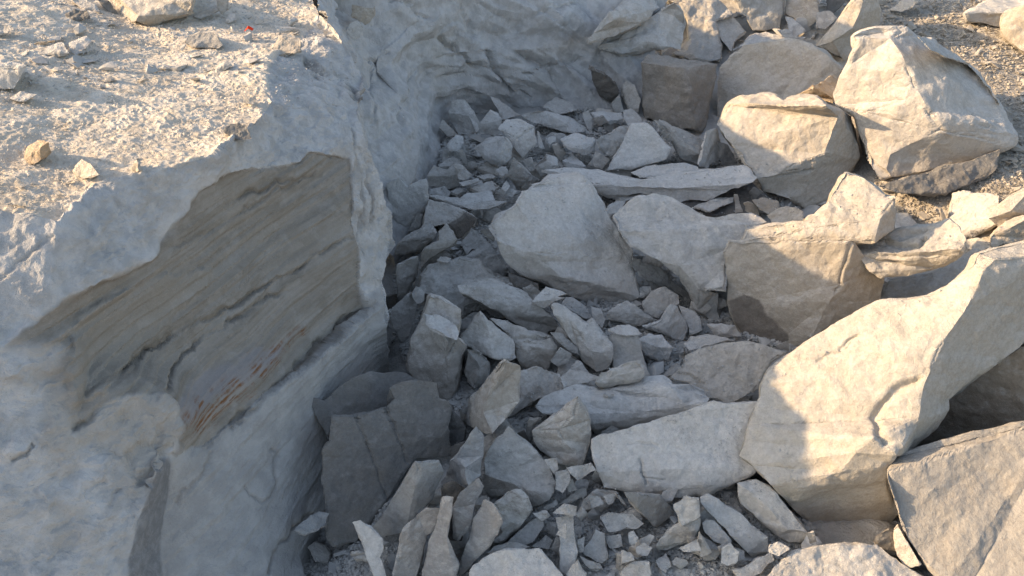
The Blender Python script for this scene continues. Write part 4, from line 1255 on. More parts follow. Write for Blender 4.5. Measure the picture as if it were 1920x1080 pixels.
    R(X, 'brown grey stone below the great centre boulder', 'E', '1420,692 1440,650 1530,600 1602,640 1682,690 1600,722 1500,702 1560,660', 'TF:bcdeh F:abhefg', 'm')
    R(X, 'faceted stone in the gap beside the great centre boulder', 'E', '1613,602 1660,545 1722,530 1792,570 1797,612 1740,642 1690,682 1620,652', 'FT', 'm')
    R(X, 'pale pointed stone under the triangular slab', 'E', '1790,617 1872,645 1902,692 1912,742 1850,772 1832,705', 'FT', 'm')
    R(X, 'low dusty stone in front of the brown grey stone', 'E', '1430,742 1500,710 1562,715 1612,762 1590,775 1480,768', 'T', 'm')
    R(X, 'pale peaked stone with a flat front below the triangular slab', 'E', '1603,722 1700,690 1750,615 1782,620 1832,700 1842,752 1812,817 1760,792 1700,762 1620,742 1745,700', 'TFL:abck FFR:cdefghk F:akhij', 'p', .3)
    R(X, 'white crusted lump below the pale peaked stone', 'E', '1588,792 1640,765 1712,770 1762,830 1742,892 1690,902 1620,872 1690,830', 'TTF:abcdh F:ahdefg', 'p', .3, 1.6)
    R(X, 'flat stone lying behind the broad fawn slab', 'G', '218,812 250,770 340,763 452,790 400,805 300,832 250,848', 'T', 'm')
    R(X, 'small stone in the gap at the tip of the broad fawn slab', 'G', '680,822 745,795 750,852 690,840', 'F', 'm')
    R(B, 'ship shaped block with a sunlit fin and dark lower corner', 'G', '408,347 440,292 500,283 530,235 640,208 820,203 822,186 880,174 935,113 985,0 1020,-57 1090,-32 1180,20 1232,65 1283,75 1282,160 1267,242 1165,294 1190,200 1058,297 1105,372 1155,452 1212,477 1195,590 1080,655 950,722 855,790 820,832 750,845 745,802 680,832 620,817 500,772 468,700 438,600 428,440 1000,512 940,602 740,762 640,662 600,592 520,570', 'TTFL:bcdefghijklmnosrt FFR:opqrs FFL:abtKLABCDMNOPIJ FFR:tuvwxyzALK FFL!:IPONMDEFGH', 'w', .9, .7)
    R(X, 'thin flake in the gap beside the broad fawn slab', 'G', '108,962 190,910 212,930 180,962 120,982', 'T', 'g', .06)
    R(S_, 'broad fawn slab with scalloped edge lying flat', 'G', '128,987 205,925 225,870 290,838 420,803 540,788 630,815 745,855 665,905 622,970 602,1040 510,1082 440,1112 390,1092 330,1078 240,1010', 'TTF', 'w', .12, .6, grooves=[('G', '190,950 250,960 300,1000 320,1010', 3, .012)])
    R(S_, 'shaded slab behind the crest of the big ridged boulder', 'G', '1188,590 1200,550 1250,500 1330,470 1480,438 1600,373 1692,343 1670,420 1550,540 1440,590 1340,610 1260,605', 'TTL', 'w', .4)
    R(S_, 'sunlit layered slab perched between the two big sunlit blocks', 'G', '1058,302 1165,296 1168,263 1250,245 1390,220 1480,213 1550,197 1592,230 1632,290 1627,337 1600,372 1480,432 1330,462 1200,477 1150,452 1100,372 1400,388 1250,392 1260,310 1400,340', 'TTL:abcdefghijkqrp F:prqklmno', 'w', .35, 1.1, grooves=[('G', '1180,275 1260,310 1340,330 1400,335 1430,290', 4, .03), ('G', '1300,290 1420,240', 4, .02)])
    # ---- lower middle
    R(X, 'shadowed stone deep behind the plank topped slab', 'I', '1250,40 1330,60 1400,90 1300,120 1220,140 1200,90', 'T', 'm')
    R(X, 'rough dusty stone behind the upright two faced blade', 'I', '980,60 1080,30 1200,70 1220,140 1100,195 1060,230 940,280 1000,180', 'TF', 'm', .3, 1.5)
    R(S_, 'long white topped slab with a smooth front edge', 'I', '1068,227 1100,195 1220,140 1300,118 1400,144 1620,93 1720,88 1765,125 1850,118 1925,150 1948,187 1932,217 1800,272 1600,327 1420,372 1372,370 1345,320 1200,272 1110,268 1500,290 1622,260 1732,190 1752,140 1815,218', 'T:abcdefghwvutqrs TR:whijkx F:qtuvwxklmnop', 'p', .4, .7)
    R(X, 'tilted plank stone resting on the long white topped slab', 'E', '1363,1012 1400,957 1500,920 1592,888 1627,930 1622,987 1540,1012 1410,1038 1440,985 1612,918', 'TTF:abcdji F:aijdefgh', 'm', .15)
    R(P, 'tiny flat chip on the long white topped slab', 'I', '1408,172 1450,163 1480,175 1440,188', 'T', 'm', .03)
    R(X, 'dark stone in the black gap under the long slab', 'I', '1030,360 1042,285 1112,290 1070,340 1062,372 1050,412', 'F', 'g')
    R(X, 'small stone under the upright two faced blade', 'I', '858,362 930,298 975,345 920,370 880,390', 'TF', 'm')
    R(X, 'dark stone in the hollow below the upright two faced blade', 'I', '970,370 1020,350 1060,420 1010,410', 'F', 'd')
    R(H, 'upright blade of rock with one dark and one pale face', 'I', '703,262 760,180 850,80 900,15 930,-3 1002,30 1002,200 932,290 860,373 820,368 780,345 710,302 880,105 832,190 815,262', 'L:abcdemnoijkl FFR:efghionm', 'm', .3, .7)
    R(B, 'pointed block with a sharp top corner in the lower middle', 'I', '1063,352 1130,290 1210,240 1290,178 1342,260 1357,300 1352,420 1302,533 1200,522 1100,452 1068,402 1268,285 1190,352 1215,402 1282,470', 'TFL:abcdlm FFL:amnohijk FFR:defghonml', 'm', .4, .7)
    R(S_, 'grey pentagonal slab leaning in the lower middle', 'I', '818,502 870,390 942,333 1000,380 1072,430 1122,500 1162,570 1183,612 1172,662 1112,722 1062,742 1010,692 960,662 862,692 822,642 1072,682 1020,650 960,622 880,590 828,570', 'TTFF:abcdefghipqrst FFL:tsrqpijklmno', 'm', .25, .8)
    R(B, 'large white plank shaped boulder in the lower middle', 'J', '-240,400 -210,380 -160,370 0,320 100,290 200,262 370,203 430,217 585,213 550,320 535,400 505,470 578,530 562,567 480,602 330,662 200,674 60,662 -80,657 -180,642 -215,560 -240,470 -100,602 30,627 200,640 360,622 450,588', 'TTFF:abcdefghijklmAzyxwuv F:uwxyzAmnopqrst', 'p', .5, .7, grooves=[('J', '0,500 10,560 40,620', 3, .015), ('J', '20,590 120,600', 2.5, .01), ('J', '-60,420 60,410 90,430', 3, .008)])
    # ---- dark slabs leaning on the ledge
    R(X, 'dark stone beside the dark split slab', 'I', '628,352 660,253 700,290 737,342 722,402 650,445 690,340', 'FFR:bcdg F:abgdef', 'd', .25)
    R(X, 'small dark stone under the dark split slab corner', 'I', '640,440 722,408 702,465 660,490', 'F', 'd')
    R(S_, 'dark slate slab leaning behind the dark split slab', 'I', '-65,180 20,200 100,130 190,73 260,53 320,65 420,58 492,100 520,130 400,260 330,320 150,330 70,330 40,402 -12,302', 'FFTR', 'd', .12, .25)
    R(S_, 'smooth curved blue grey slab behind the upright shards', 'I', '268,832 340,730 480,505 600,498 625,560 592,625 560,702 480,762 430,862 310,882 490,560 440,800', 'FFL:abcklij FFR:cdefghilk', 'g', .15, .5)
    R(S_, 'large dark slate slab with a broken top edge leaning on the ledge', 'I', '5,482 10,440 45,400 70,285 150,285 260,260 330,230 372,190 350,140 400,110 500,103 580,115 597,190 640,210 662,240 645,330 664,487 520,507 478,500 420,590 340,722 260,822 180,912 70,942 30,902 20,702 8,600 572,395 602,385', 'FFTR:abcdefghijklmnopCBstuvwxyzA FFR:CpqrsB', 'd', .15, .5, grooves=[('I', '180,280 230,400 290,550 345,715', 2.5, .009), ('I', '325,230 380,360 440,505', 2.5, .010)])
    R(H, 'hooked grey shard with a pointed top', 'I', '598,622 660,500 740,390 780,328 822,370 812,480 802,572 740,624 682,488 722,540', 'L:abijh FFR:bcdefghji', 'c', .12, .7)
    R(X, 'small stub of rock between the upright shards', 'I', '633,645 640,618 682,620 672,700 640,690', 'F', 'm')
    R(B, 'black filler for the shade between the upright shards', 'I', '600,640 660,600 760,640 700,900 600,900', 'F', 'k', .1)  # black sheet painted in for the shade between the shards
    R(H, 'leaf shaped shard standing among the upright shards', 'I', '663,742 700,660 790,588 818,632 772,722 762,802 690,914 663,902 680,840 742,790', 'FFR:abcdefji FFL:aijfgh', 'c', .12, .7)
    R(B, 'rough dusty block below the grey pentagonal slab', 'I', '843,925 912,860 870,720 930,660 1000,648 1042,690 1064,752 1000,832 920,905', 'FFT', 'm', .3, 1.4)
    R(H, 'dark curved shard lying against the rough dusty block', 'I', '688,1045 745,900 770,790 822,693 870,720 917,812 900,862 820,952 740,1052 688,1095', 'FFL', 'c', .15, .7)
    R(H, 'tall jagged pale shard standing upright near the bottom', 'I', '355,1130 410,860 490,768 530,740 602,735 614,792 530,882 512,982 465,1130 500,800', 'FFR:abcjghi F:cdefgj', 'c', .12, .8)
    R(H, 'slender twisted shard with a chisel top', 'I', '498,1130 540,900 600,762 610,682 667,683 652,802 640,882 692,1022 680,1130 632,880', 'FFL:abcdefgji FFR:jghi', 'c', .1, .7)
    R(H, 'blue white shard leaning at the foot of the dark slate slab', 'I', '163,812 200,798 262,830 322,900 317,952 300,985 345,1110 290,1130 240,1000 200,912', 'FFT', 'p', .08, .7)
    R(P, 'flat stone on the ledge foot beside the dark slate slab', 'H', '1475,850 1500,820 1600,750 1640,770 1630,830 1520,875', 'TTR', 'g', .08)
    R(X, 'rounded dark stone in the corner by the ledge foot', 'H', '1535,930 1580,905 1640,920 1665,960 1640,1020 1570,1010', 'TTR', 'g', .12)
    # ---- right foreground
    R(B, 'brown shaded rock in the hollow under the ridged boulder', 'J', '1440,330 1545,190 1820,-20 2000,-120 2000,330 1800,370 1400,460 1340,470', 'FFL', 'b', .5, .8)
    R(B, 'huge ridged boulder, sunlit on one side and shaded on the other', 'J', '500,480 530,400 545,330 580,240 602,190 607,130 640,58 720,0 870,-110 1000,-193 1190,-293 1260,-303 1340,-303 1440,-323 1540,-373 1660,-483 1690,-543 1800,-573 1930,-603 2120,-640 2120,-510 1930,-518 1780,-508 1720,-443 1690,-373 1640,-273 1560,-153 1500,-63 1460,27 1415,150 1385,300 1292,465 2120,-260 1930,-85 1820,-2 1700,90 1550,200 1546,250 1480,332 1342,442 1270,462 1162,395 1085,462 1002,560 835,642 652,622 570,528 1252,512 1240,602 1287,772 1242,832 1152,882 1092,917 1010,922 920,892 850,842 762,742 672,642', 'LLTTTF:abcdefghijklmnopwxyzABCDEFOPQRSTU T:pqrstuvw RFF:wvuGHIJKLMNFEDCBAzyx FFFD:TSRQPOVWXYZ012345', 'w', 1.1, .45, grooves=[('J', '1385,100 1300,140 1210,220 1175,290 1190,350 1225,420', 7, .028), ('J', '1000,-60 1080,-120', 3, .012), ('J', '880,0 1010,-50 1060,-80', 3, .008)])
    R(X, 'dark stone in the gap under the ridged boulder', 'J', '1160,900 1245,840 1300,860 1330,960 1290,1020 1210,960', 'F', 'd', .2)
    R(X, 'shaded stone beside the speckled foreground boulder', 'J', '1262,850 1290,820 1330,900 1400,1020 1330,1040 1290,980', 'FL', 'm', .2)
    R(B, 'speckled grey boulder in the near corner with a warm edge', 'J', '1238,560 1255,500 1330,463 1500,402 1700,350 1920,312 2120,285 2120,1300 1560,1300 1480,1110 1400,1005 1330,882 1290,752 1258,650 1310,790 1400,985 1540,1120', 'TTTFFL:abcdefghiqpo FL:aopqijklmn', 's', .9, .45, dust=.2)
    R(S_, 'rough slab top poking up at the bottom edge', 'J', '600,1180 640,1080 700,1000 770,955 850,938 1000,930 1190,923 1300,1000 1450,1090 1470,1180', 'TTF', 'm', .3, .9)
    R(K, 'tapering grey block lying below the ridged boulder', 'J', '483,615 520,600 582,593 652,630 742,742 842,862 842,917 740,912 680,872 600,802 500,722 485,682 740,850 600,690', 'TTF:abcdefmn FFL:anmfghijkl', 'm', .3, .7)
    R(K, 'long square ended bar of rock in the gravel', 'J', '298,682 340,668 460,740 560,822 647,885 642,962 562,988 540,962 450,882 380,792 302,712 590,908 575,960', 'TTF:abcdelhijk F:lefgh', 'm', .22, .6)
    R(K, 'brown grey wedge under the white plank boulder', 'I', '1520,662 1700,672 1777,772 1672,833 1620,782 1560,722', 'FR', 'g', .25)
    R(X, 'small split block in the bottom gravel', 'J', '78,932 130,850 200,818 303,788 302,852 250,912 150,948 90,948 240,850', 'TF:abcdi F:aidefgh', 'm', .2)
    R(X, 'notched pale stone resting on the split block', 'J', '163,722 200,705 220,678 302,685 308,782 250,822 205,833 188,790', 'FFT', 'm', .15)
    R(X, 'oval grey pebble beside the long bar of rock', 'J', '308,812 330,790 382,800 453,907 430,923 370,907 320,862', 'TF', 'm', .1)
    R(X, 'thin wedge standing beside the split block', 'J', '298,850 362,962 302,985 288,900', 'F', 'm', .08)
    R(X, 'flat stone under the split block', 'J', '188,942 292,888 302,952 210,962', 'TF', 'm', .1)
    R(X, 'crumbly stone beside the end of the long bar of rock', 'J', '398,1012 410,940 450,920 493,960 482,1022 440,1033', 'FT', 'm', .12)
    R(X, 'dusty slab below the end of the long bar of rock', 'J', '455,1045 500,1040 660,955 675,1000 570,1090 500,1100', 'TF', 'm', .12)
    R(X, 'stone below the tapering grey block', 'J', '645,920 690,905 752,940 690,982 640,960', 'TF', 'm')
    R(X, 'small pale pebble at the tip of the tapering grey block', 'J', '830,858 872,853 884,912 850,922', 'F', 'w')
    R(X, 'blue white triangular chip in the bottom gravel', 'J', '78,1002 130,965 162,1032 130,1065 90,1042', 'T', 'p', .06)
    R(P, 'flat grey paving like chip in the bottom gravel', 'I', '1398,782 1430,765 1560,763 1618,820 1590,843 1440,862', 'TTF', 'm', .08)
    R(X, 'teardrop shaped grey stone in the bottom gravel', 'I', '1318,952 1380,848 1422,870 1442,992 1410,1018 1330,972', 'TTF', 'm', .1)
    R(H, 'long stone standing in the bottom gravel', 'I', '1180,790 1262,768 1272,860 1287,982 1240,1085 1195,1060 1205,920', 'TTF', 'm', .12, 1.2)
    R(X, 'low dusty stone behind the bottom slab', 'I', '935,912 1060,798 1112,783 1118,832 1070,902 1030,922 960,922', 'TTF', 'm', .15)
    R(P, 'thin flat stone behind the bottom slab', 'I', '828,972 870,930 960,908 1055,935 930,955', 'T', 'm', .08)
    R(S_, 'pale slab with a straight top cut by the bottom edge', 'I', '752,1050 762,1030 850,970 940,950 1102,938 1160,1000 1212,1080 1250,1180 730,1180', 'TTF', 'p', .2, .7)
    gg = 'stones in the gravel below the white plank boulder'
    for lb, q in (('small block between the pointed block and the white plank boulder', '1118,497 1185,488 1192,550 1170,578'), ('flat grey stone beneath the pointed block', '1235,540 1360,508 1382,550 1290,607'), ('upright small stone right of the pentagonal slab', '1178,560 1240,548 1252,600 1212,665 1175,642'), ('tiny pyramid stone below the flat grey stone', '1233,622 1260,588 1286,650 1240,665'), ('long flat pebble below the tiny pyramid stone', '1188,722 1290,650 1333,640 1337,682 1250,724'), ('two edged pale stone below the long flat pebble', '1158,762 1220,713 1292,730 1282,782 1190,772'), ('pebble propped against the two edged pale stone', '1112,740 1180,700 1195,720 1140,755'), ('dusty pebble above the low dusty stone', '1062,765 1130,750 1162,780 1110,805'), ('square pebble beside the long standing stone', '1123,810 1182,808 1172,882 1130,862'), ('narrow pebble leaning on the long standing stone', '1180,872 1230,820 1228,895'), ('round pebble above the bottom slab', '1058,932 1132,873 1167,900 1150,945'), ('dark pebble above the paving like chip', '1340,680 1400,675 1420,720 1360,740'), ('grey pebble under the white plank boulder', '1415,680 1465,668 1470,715 1440,722'), ('wedge pebble under the white plank boulder', '1462,665 1500,670 1545,735 1530,740'), ('flat pebble left of the paving like chip', '1275,770 1310,730 1345,770 1300,810'), ('pointed pebble right of the teardrop stone', '1538,862 1570,850 1603,900 1570,938 1545,920'), ('roundish pebble right of the teardrop stone', '1578,932 1620,908 1663,940 1640,980 1590,975'), ('cube pebble below the teardrop stone', '1503,952 1560,960 1572,1002 1510,1015'), ('pebble touching the teardrop stone', '1283,900 1330,880 1318,960 1290,970'), ('sandy lump below the paving like chip', '1425,880 1500,870 1510,930 1450,945'), ('dark flat stone below the teardrop stone', '1300,980 1410,1020 1420,1050 1350,1048'), ('dusty stone at the bottom edge below the teardrop stone', '1230,1060 1290,1000 1340,1070 1320,1120 1240,1120'), ('lumpy stone at the bottom edge below the cube pebble', '1490,1060 1570,1000 1640,1010 1660,1070 1600,1120 1510,1110')):
        R(X, lb, 'I', q, 'TF', 'm', None, 1.2, group=gg)
    # ---- stones on the gravel top of the ledge
    gs = 'stones lying on the ledge top'
    R(B, 'large block at the back of the ledge top cut by the top edge', 'A', '530,-70 560,0 600,112 682,103 752,132 830,112 962,70 972,30 990,-70 692,78 860,15', 'LLF:abcdj TTF:ajki F:jdefghik', 'w', .9, .7)
    R(X, 'stone leaning on the large block at the back of the ledge', 'A', '968,82 1040,45 1092,20 1102,50 1000,97', 'TF', 'm', group=gs)
    R(X, 'upright stone beside the large block at the back of the ledge', 'A', '1078,45 1090,-20 1142,-20 1148,50 1110,82', 'F', 'm', group=gs)
    R(X, 'grey slab behind the dark clod at the back of the ledge', 'A', '345,-10 420,-10 485,20 505,62 420,52', 'TF', 'm', group=gs)
    R(X, 'dark stone in the gap beside the large block', 'A', '480,-10 545,0 592,72 540,62', 'F', 'd', group=gs)
    R(X, 'dark crusty clod at the back of the ledge top', 'A', '318,72 370,40 432,48 447,90 400,107 340,97', 'FT', 'd', None, 2.2, group=gs)
    R(X, 'grey angular slab lying flat on the ledge gravel', 'A', '185,275 240,230 312,203 342,265 280,290 270,255', 'TTF:abcdf F:afde', 'm', .12, group=gs)
    R(X, 'broken grey slab beside the angular slab on the ledge', 'A', '340,212 440,173 485,215 440,252 380,278 350,252', 'TTF', 'p', .1, group=gs)
    R(X, 'smooth grey stone half buried on the ledge top', 'A', '928,217 940,175 1000,158 1072,168 1113,222 1090,243 960,238', 'TF', 'g', .2, .8, group=gs)
    R(B, 'white boulder at the edge of the ledge cut by the frame', 'A', '-80,325 60,308 133,330 102,392 70,442 -80,445 85,350', 'TTF:abcg F:agcdef', 'p', .3, .8, group=gs)
    R(X, 'flat pale stone below the white boulder on the ledge', 'A', '45,492 100,458 183,473 120,513', 'TF', 'p', .08, group=gs)
    R(X, 'grey stone at the frame edge above the white boulder', 'A', '-40,115 62,128 42,168 -40,185', 'TF', 'm', group=gs)
    R(X, 'tan round stone alone on the sunlit ledge gravel', 'A', '113,802 128,742 190,694 242,708 262,762 200,803 150,828 200,740', 'TFL:abcdh FR:hdef F:ahfg', 't', .14, 1.4, group=gs)
    R(X, 'tan wedge stone near the sunlit edge of the ledge', 'A', '358,852 400,793 452,820 493,872 420,893 378,888', 'FTL', 'w', .12, group=gs)
    R(X, 'small pointed stone standing on the ledge edge', 'A', '648,848 690,783 708,852 680,864', 'FL', 'w', .08, group=gs)
    R(X, 'small smooth pebble near the ledge shoulder', 'A', '1208,492 1240,476 1278,500 1265,523 1215,512', 'TF', 'w', .06, group=gs)
    R(X, 'blackened crusty clod on the lip of the ledge', 'A', '1115,655 1150,625 1190,615 1232,630 1258,692 1190,703 1150,685', 'FT', 'd', .1, 1.6, group=gs)
    R(X, 'small brown stone in the middle of the ledge top', 'A', '678,405 722,363 748,402 700,418', 'TF', 'w', group=gs)
    R(X, 'small dark pebble in the middle of the ledge top', 'A', '518,412 550,380 588,402', 'TF', 'g', group=gs)
    R(X, 'bent grey stone on the ledge top below the half buried stone', 'A', '1058,362 1130,303 1163,325 1130,352', 'TF', 'm', group=gs)
    R(P, 'thin long flake on the ledge top', 'A', '795,342 820,325 945,323 885,348', 'T', 'm', .04, group=gs)
    R(X, 'pale lump on the ledge above the half buried stone', 'A', '1120,105 1150,65 1180,70 1182,105 1140,120', 'TF', 'p', group=gs)
    R(X, 'brown splinter of stone on the far ledge gravel', 'A', '160,222 220,203 280,205 200,228', 'TF', 't', .04, group=gs)
    R(X, 'buff lump on the ledge near the orange scrap', 'A', '1350,240 1400,175 1500,190 1510,260 1400,285', 'TF', 'w', None, 1.3, group=gs)
    R(X, 'low stone near the frame edge of the sunlit gravel', 'A', '45,1010 80,975 140,1000 150,1035 90,1030', 'TF', 'w', group=gs)
    R(X, 'small stone at the corner of the sunlit gravel', 'A', '258,955 290,935 318,970 280,980', 'TF', 'w', group=gs)
    R(X, 'triangular pebble above the low stone on the sunlit gravel', 'A', '65,925 85,890 135,925 100,940', 'TF', 'w', group=gs)



rocks()
# ------------------------------------------------------------------ loose stones and gravel
RND = random.Random(77)
NPR = np.random.RandomState(5)


def chunk(seed, flat=1.0, npts=16):
    r = random.Random(seed)
    bm = bmesh.new()
    for _ in range(npts):
        v = Vector((r.gauss(0, 1), r.gauss(0, 1), r.gauss(0, 1))).normalized()
        q = r.uniform(.8, 1.1)
        bm.verts.new((v.x * q, v.y * q * r.uniform(.75, 1), v.z * q * flat))
    res = bmesh.ops.convex_hull(bm, input=bm.verts)
    junk = [g for g in res['geom_interior'] if isinstance(g, bmesh.types.BMVert)]
    bmesh.ops.delete(bm, geom=junk, context='VERTS')
    bmesh.ops.triangulate(bm, faces=bm.faces)
    bm.verts.index_update()
    V = np.array([v.co[:] for v in bm.verts])
    F = np.array([[v.index for v in f.verts] for f in bm.faces])
    bm.free()
    return V, F


PROT = [chunk(900 + i, RND.choice((.22, .3, .4, .55, .75)), RND.choice((7, 8, 10, 12))) for i in range(30)]


def bevelled(i):
    V, F = PROT[i]
    bm = bmesh.new()
    vs = [bm.verts.new(v) for v in V]
    for f in F:
        bm.faces.new([vs[k] for k in f])
    bmesh.ops.dissolve_limit(bm, angle_limit=math.radians(9), verts=bm.verts, edges=bm.edges)
    bmesh.ops.bevel(bm, geom=bm.edges[:], offset=.035, segments=1, affect='EDGES', clamp_overlap=True)
    me = bpy.data.meshes.new('stone_chip')
    bm.to_mesh(me)
    bm.free()
    return me


PME = {}


def chip_mesh(i, mat):
    if (i, mat.name) not in PME:
        me = bevelled(i)
        me.materials.append(mat)
        PME[(i, mat.name)] = me
    return PME[(i, mat.name)]


def surface_point(u, v):
    x, y = int((u + MX) / CELL), int((v + MY) / CELL)
    if not (0 <= x < BW and 0 <= y < BH):
        return None, 0
    return CAM + ray(np.array([[u, v]]))[0] * ZB[y, x], OWN[y, x]


_yy, _xx = np.mgrid[0:BH, 0:BW]
_W = CAM + ray(np.stack([_xx * CELL - MX + CELL / 2, _yy * CELL - MY + CELL / 2], -1).reshape(-1, 2).astype(float)).reshape(BH, BW, 3) * ZB[..., None]
_N = np.cross(np.gradient(_W, axis=0), np.gradient(_W, axis=1))
_N /= np.maximum(np.linalg.norm(_N, axis=-1, keepdims=True), 1e-9)
UPZ = np.abs(_N[..., 2])


def spots(poly, n, owners, up=0.0):
    poly = np.array(poly, float)
    a, b = poly.min(0), poly.max(0)
    out = np.zeros((0, 2))
    for _ in range(40):
        p = a + NPR.rand(n * 3, 2) * (b - a)
        p = p[in_poly(p, poly)]
        x, y = ((p[:, 0] + MX) / CELL).astype(int), ((p[:, 1] + MY) / CELL).astype(int)
        ok = (x >= 0) & (x < BW) & (y >= 0) & (y < BH)
        p, x, y = p[ok], x[ok], y[ok]
        out = np.concatenate([out, p[np.isin(OWN[y, x], list(owners)) & (UPZ[y, x] >= up)]])
        if len(out) >= n:
            break
    out = out[:n]
    x, y = ((out[:, 0] + MX) / CELL).astype(int), ((out[:, 1] + MY) / CELL).astype(int)
    d = ZB[y, x]
    return out, CAM + ray(out) * d[:, None], d


ORD = ['largest', 'second largest', 'third largest', 'fourth largest', 'fifth largest', 'sixth largest', 'seventh largest', 'eighth largest', 'ninth largest', 'tenth largest', 'eleventh largest', 'twelfth largest', 'thirteenth largest', 'fourteenth largest', 'fifteenth largest', 'sixteenth largest', 'seventeenth largest', 'eighteenth largest', 'nineteenth largest', 'twentieth largest', 'smallest']
TAKEN = {}


def scatter(name, word, group, poly, n, lo, hi, mat, owners, cat='stone', sink=.25, gravel=0, glo=3, ghi=7, gname=None, glabel=None, power=2.2, up=0.0):
    pp, PP, dd = spots(poly, n, owners)
    size = lo + (hi - lo) * NPR.rand(len(pp)) ** power
    refs = [q for q in NAMED if q[3] is None or 'ledge' in q[3] or 'white plank' in q[3]]
    rc = np.array([q[0] for q in refs])
    rs = np.array([q[1] for q in refs])
    for k in np.argsort(-size):
        P, d = PP[k], dd[k]
        r = size[k] * d / FPX / 2
        j = int(np.argmin(np.linalg.norm(rc - pp[k], axis=1) / (rs + 60)))
        dx, dy = pp[k] - rc[j]
        rel = ('above' if dy < 0 else 'below') if abs(dy) > abs(dx) else 'beside'
        key = (word, rel, j)
        TAKEN[key] = TAKEN.get(key, 0) + 1
        rank = TAKEN[key] - 1
        what = refs[j][2].split(',')[0]
        while len(what.split()) > 9:
            what = what.rsplit(' ', 1)[0]
        while what.split()[-1] in ('the', 'a', 'of', 'in', 'at', 'by', 'on', 'with', 'and', 'to', 'its', 'between', 'under', 'behind', 'below', 'beside', 'two', 'great', 'big', 'dark', 'white', 'rounded'):
            what = what.rsplit(' ', 1)[0]
        lab = f"{ORD[min(rank, 20)]} {word} {rel} the {what}"
        i = RND.randrange(len(PROT))
        o = link(name, chip_mesh(i, mat), None, lab, cat, group, 'thing')
        o.location = (P + np.array([0, 0, r * (.45 - sink)])).tolist()
        o.rotation_euler = (RND.gauss(0, .35), RND.gauss(0, .35), RND.uniform(0, 6.28))
        o.scale = (r * RND.uniform(.8, 1.3), r * RND.uniform(.7, 1.1), r * RND.uniform(.7, 1.1))
    if gravel:
        VV, FF, off = [], [], 0
        _, GP, gd = spots(poly, gravel, owners, up)
        for P, d in zip(GP, gd):
            r = (glo + (ghi - glo) * RND.random() ** 2) * d / FPX / 2
            V, F = PROT[RND.randrange(len(PROT))]
            an = RND.uniform(0, 6.28)
            c, s = math.cos(an), math.sin(an)
            M = np.array([[c, -s, 0], [s, c, 0], [RND.gauss(0, .3), RND.gauss(0, .3), 1]])
            VV.append((V * np.array([1.15, .9, .9]) * r) @ M.T + P + np.array([0, 0, r * .15]))
            FF.append(F + off)
            off += len(V)
        link(gname, mesh_from(gname, np.concatenate(VV), np.concatenate(FF), smooth=False), mat, glabel, 'gravel', kind='stuff')


def tell_apart(word, rel_to, p):
    rc = np.array([q[0] for q in rel_to])
    rs = np.array([q[1] for q in rel_to])
    j = int(np.argmin(np.linalg.norm(rc - p, axis=1) / (rs + 60)))
    dx, dy = p - rc[j]
    rel = ('above' if dy < 0 else 'below') if abs(dy) > abs(dx) else 'beside'
    key = (word, rel, j)
    TAKEN[key] = TAKEN.get(key, 0) + 1
    what = rel_to[j][2].split(',')[0]
    while len(what.split()) > 9:
        what = what.rsplit(' ', 1)[0]
    while what.split()[-1] in STOPW:
        what = what.rsplit(' ', 1)[0]
    return f"{ORD[min(TAKEN[key] - 1, 20)]} {word} {rel} the {what}"


STOPW = ('the', 'a', 'of', 'in', 'at', 'by', 'on', 'with', 'and', 'to', 'its', 'between', 'under', 'behind', 'below', 'beside', 'two', 'great', 'big', 'dark', 'white', 'rounded')
# wedged pieces: leave out those that other rocks cover, name the rest after what they lie beside
seen = np.bincount(OWN.ravel(), minlength=1000)
refs0 = [q for q in NAMED if q[3] is None]
for k in sorted(FILL, key=lambda k: -OBJ[k][2]):
    o, p, sz = OBJ[k]
    if seen[k] < 14:
        me = o.data
        bpy.data.objects.remove(o)
        bpy.data.meshes.remove(me)
    else:
        yy_, xx_ = np.nonzero(OWN == k)
        vis = np.array([xx_.mean() * CELL - MX, yy_.mean() * CELL - MY])
        o['label'] = tell_apart('wedged rock piece', refs0, vis)
print('kept fill', sum(1 for k in FILL if seen[k] >= 14), 'of', len(FILL))
G_, LD, BWALL = {1}, {2}, {3}
scatter('stone_chip', 'grey chip', 'stones in the bottom gravel', [(560, 1000), (820, 900), (980, 850), (1130, 860), (1500, 940), (1560, 1060), (1400, 1085), (560, 1085)], 135, 9, 44, MCHIP, G_, gravel=7000, gname='pit_gravel', glabel='fine grey gravel between the stones at the bottom of the pit', glo=3, ghi=12)
scatter('stone_chip', 'grey chip', 'stones in the gaps of the heap', [(740, 420), (800, 300), (860, 230), (1150, 200), (1500, 330), (1700, 500), (1480, 700), (1400, 900), (1100, 880), (860, 860), (740, 640)], 135, 12, 62, MCHIP, G_, gravel=8000, gname='heap_gravel', glabel='fine grey gravel in the gaps of the rock heap', glo=3, ghi=13)
scatter('pebble', 'sunlit pebble', 'stones on the gravel bank', [(1640, 0), (1930, 0), (1930, 440), (1660, 420), (1640, 340), (1700, 200)], 80, 9, 34, MBANK, G_, gravel=3600, gname='bank_gravel', glabel='sunlit gravel of the bank beyond the largest boulder', glo=3, ghi=9, cat='pebble')
scatter('stone_chip', 'grey chip', 'stones at the top of the heap', [(1120, -20), (1640, -20), (1640, 120), (1400, 200), (1180, 120)], 28, 16, 50, MCHIP, G_)
scatter('pebble', 'grey pebble', 'pebbles on the far ledge gravel', [(-20, 0), (590, -20), (560, 70), (500, 110), (480, 150), (300, 160), (-20, 190)], 120, 8, 44, MCHIP, LD, gravel=3200, gname='ledge_gravel', glabel='grey gravel strewn over the far ledge top', glo=2.5, ghi=6, cat='pebble')
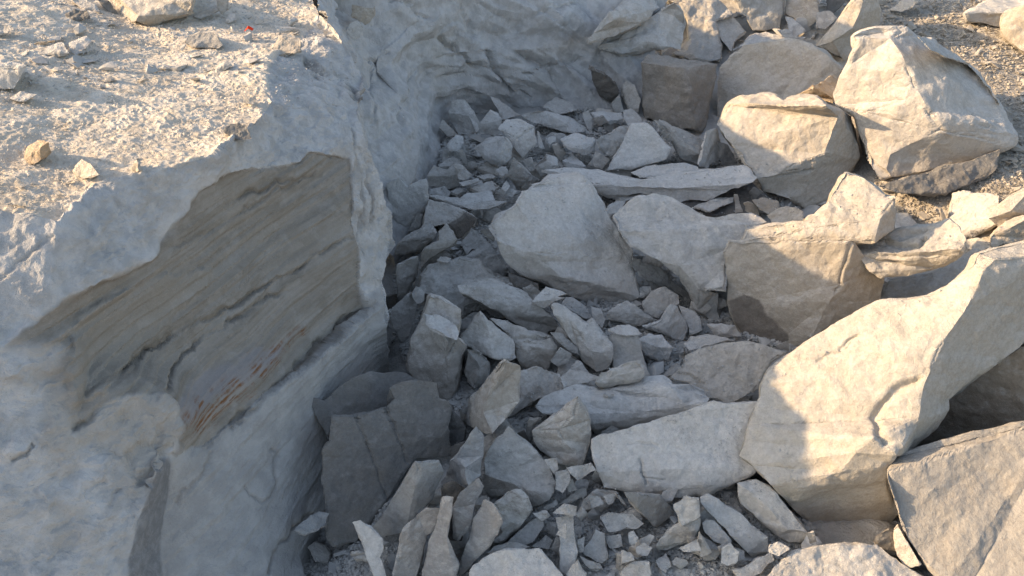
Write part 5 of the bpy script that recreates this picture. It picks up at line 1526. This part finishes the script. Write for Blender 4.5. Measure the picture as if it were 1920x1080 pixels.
scatter('pebble', 'tan pebble', 'pebbles on the sunlit ledge', [(-20, 190), (300, 160), (490, 150), (480, 215), (400, 275), (300, 310), (170, 335), (110, 400), (-20, 390)], 80, 6, 17, MTAN, LD, gravel=2600, gname='sunlit_gravel', glabel='fine tan gravel over the sunlit ledge top', glo=2.5, ghi=6, cat='pebble')
scatter('stone_flake', 'white flake', 'chips on the ledge shoulder', [(510, 110), (600, 40), (660, 130), (640, 200), (520, 200)], 30, 6, 16, MCHIP, LD, gravel=500, gname='shoulder_gravel', glabel='crumbled white grit on the shoulder of the ledge', glo=2.5, ghi=6)

scatter('stone_chip', 'grey chip', 'x', [(740, 420), (800, 300), (860, 230), (1150, 200), (1500, 330), (1900, 480), (1480, 700), (1500, 1060), (1000, 1060), (860, 860), (740, 640)], 0, 10, 38, MCHIP, set(range(10, 400)), gravel=4600, gname='rock_crumbs', glabel='crumbs and grit lying on the upper faces of the rocks', glo=1.8, ghi=6, up=.72)

scatter('pebble', 'sunlit pebble', 'x', [(1905, 0), (2070, 0), (2070, 1160), (1905, 1160)], 0, 9, 30, MBANK, G_, gravel=2600, gname='side_gravel', glabel='gravel on the ground beside the boulders', glo=3, ghi=14)

# scrap of orange plastic on the ledge top
P, _ = surface_point(468, 66)
bm = bmesh.new()
pts = [(-.03, -.008, 0), (-.012, .012, .018), (.008, .004, .03), (.03, .012, .012), (.026, -.014, .004), (.002, -.018, .02), (-.014, -.022, .008)]
vs = [bm.verts.new(p) for p in pts]
cv = bm.verts.new((0, -.002, .034))
for i in range(len(vs)):
    bm.faces.new((vs[i], vs[(i + 1) % len(vs)], cv))
bmesh.ops.solidify(bm, geom=bm.faces[:], thickness=.003)
me = bpy.data.meshes.new('plastic_scrap')
bm.to_mesh(me)
bm.free()
mo, n, b = new_mat('orange_plastic')
b.inputs['Base Color'].default_value = (.80, .10, .03, 1)
b.inputs['Roughness'].default_value = .5
o = link('plastic_scrap', me, mo, 'tiny crumpled orange plastic scrap on the ledge gravel', 'plastic scrap', kind='thing')
o.location = (P + np.array([0, 0, .03])).tolist()
o.scale = (1.1, 1.1, 1.1)
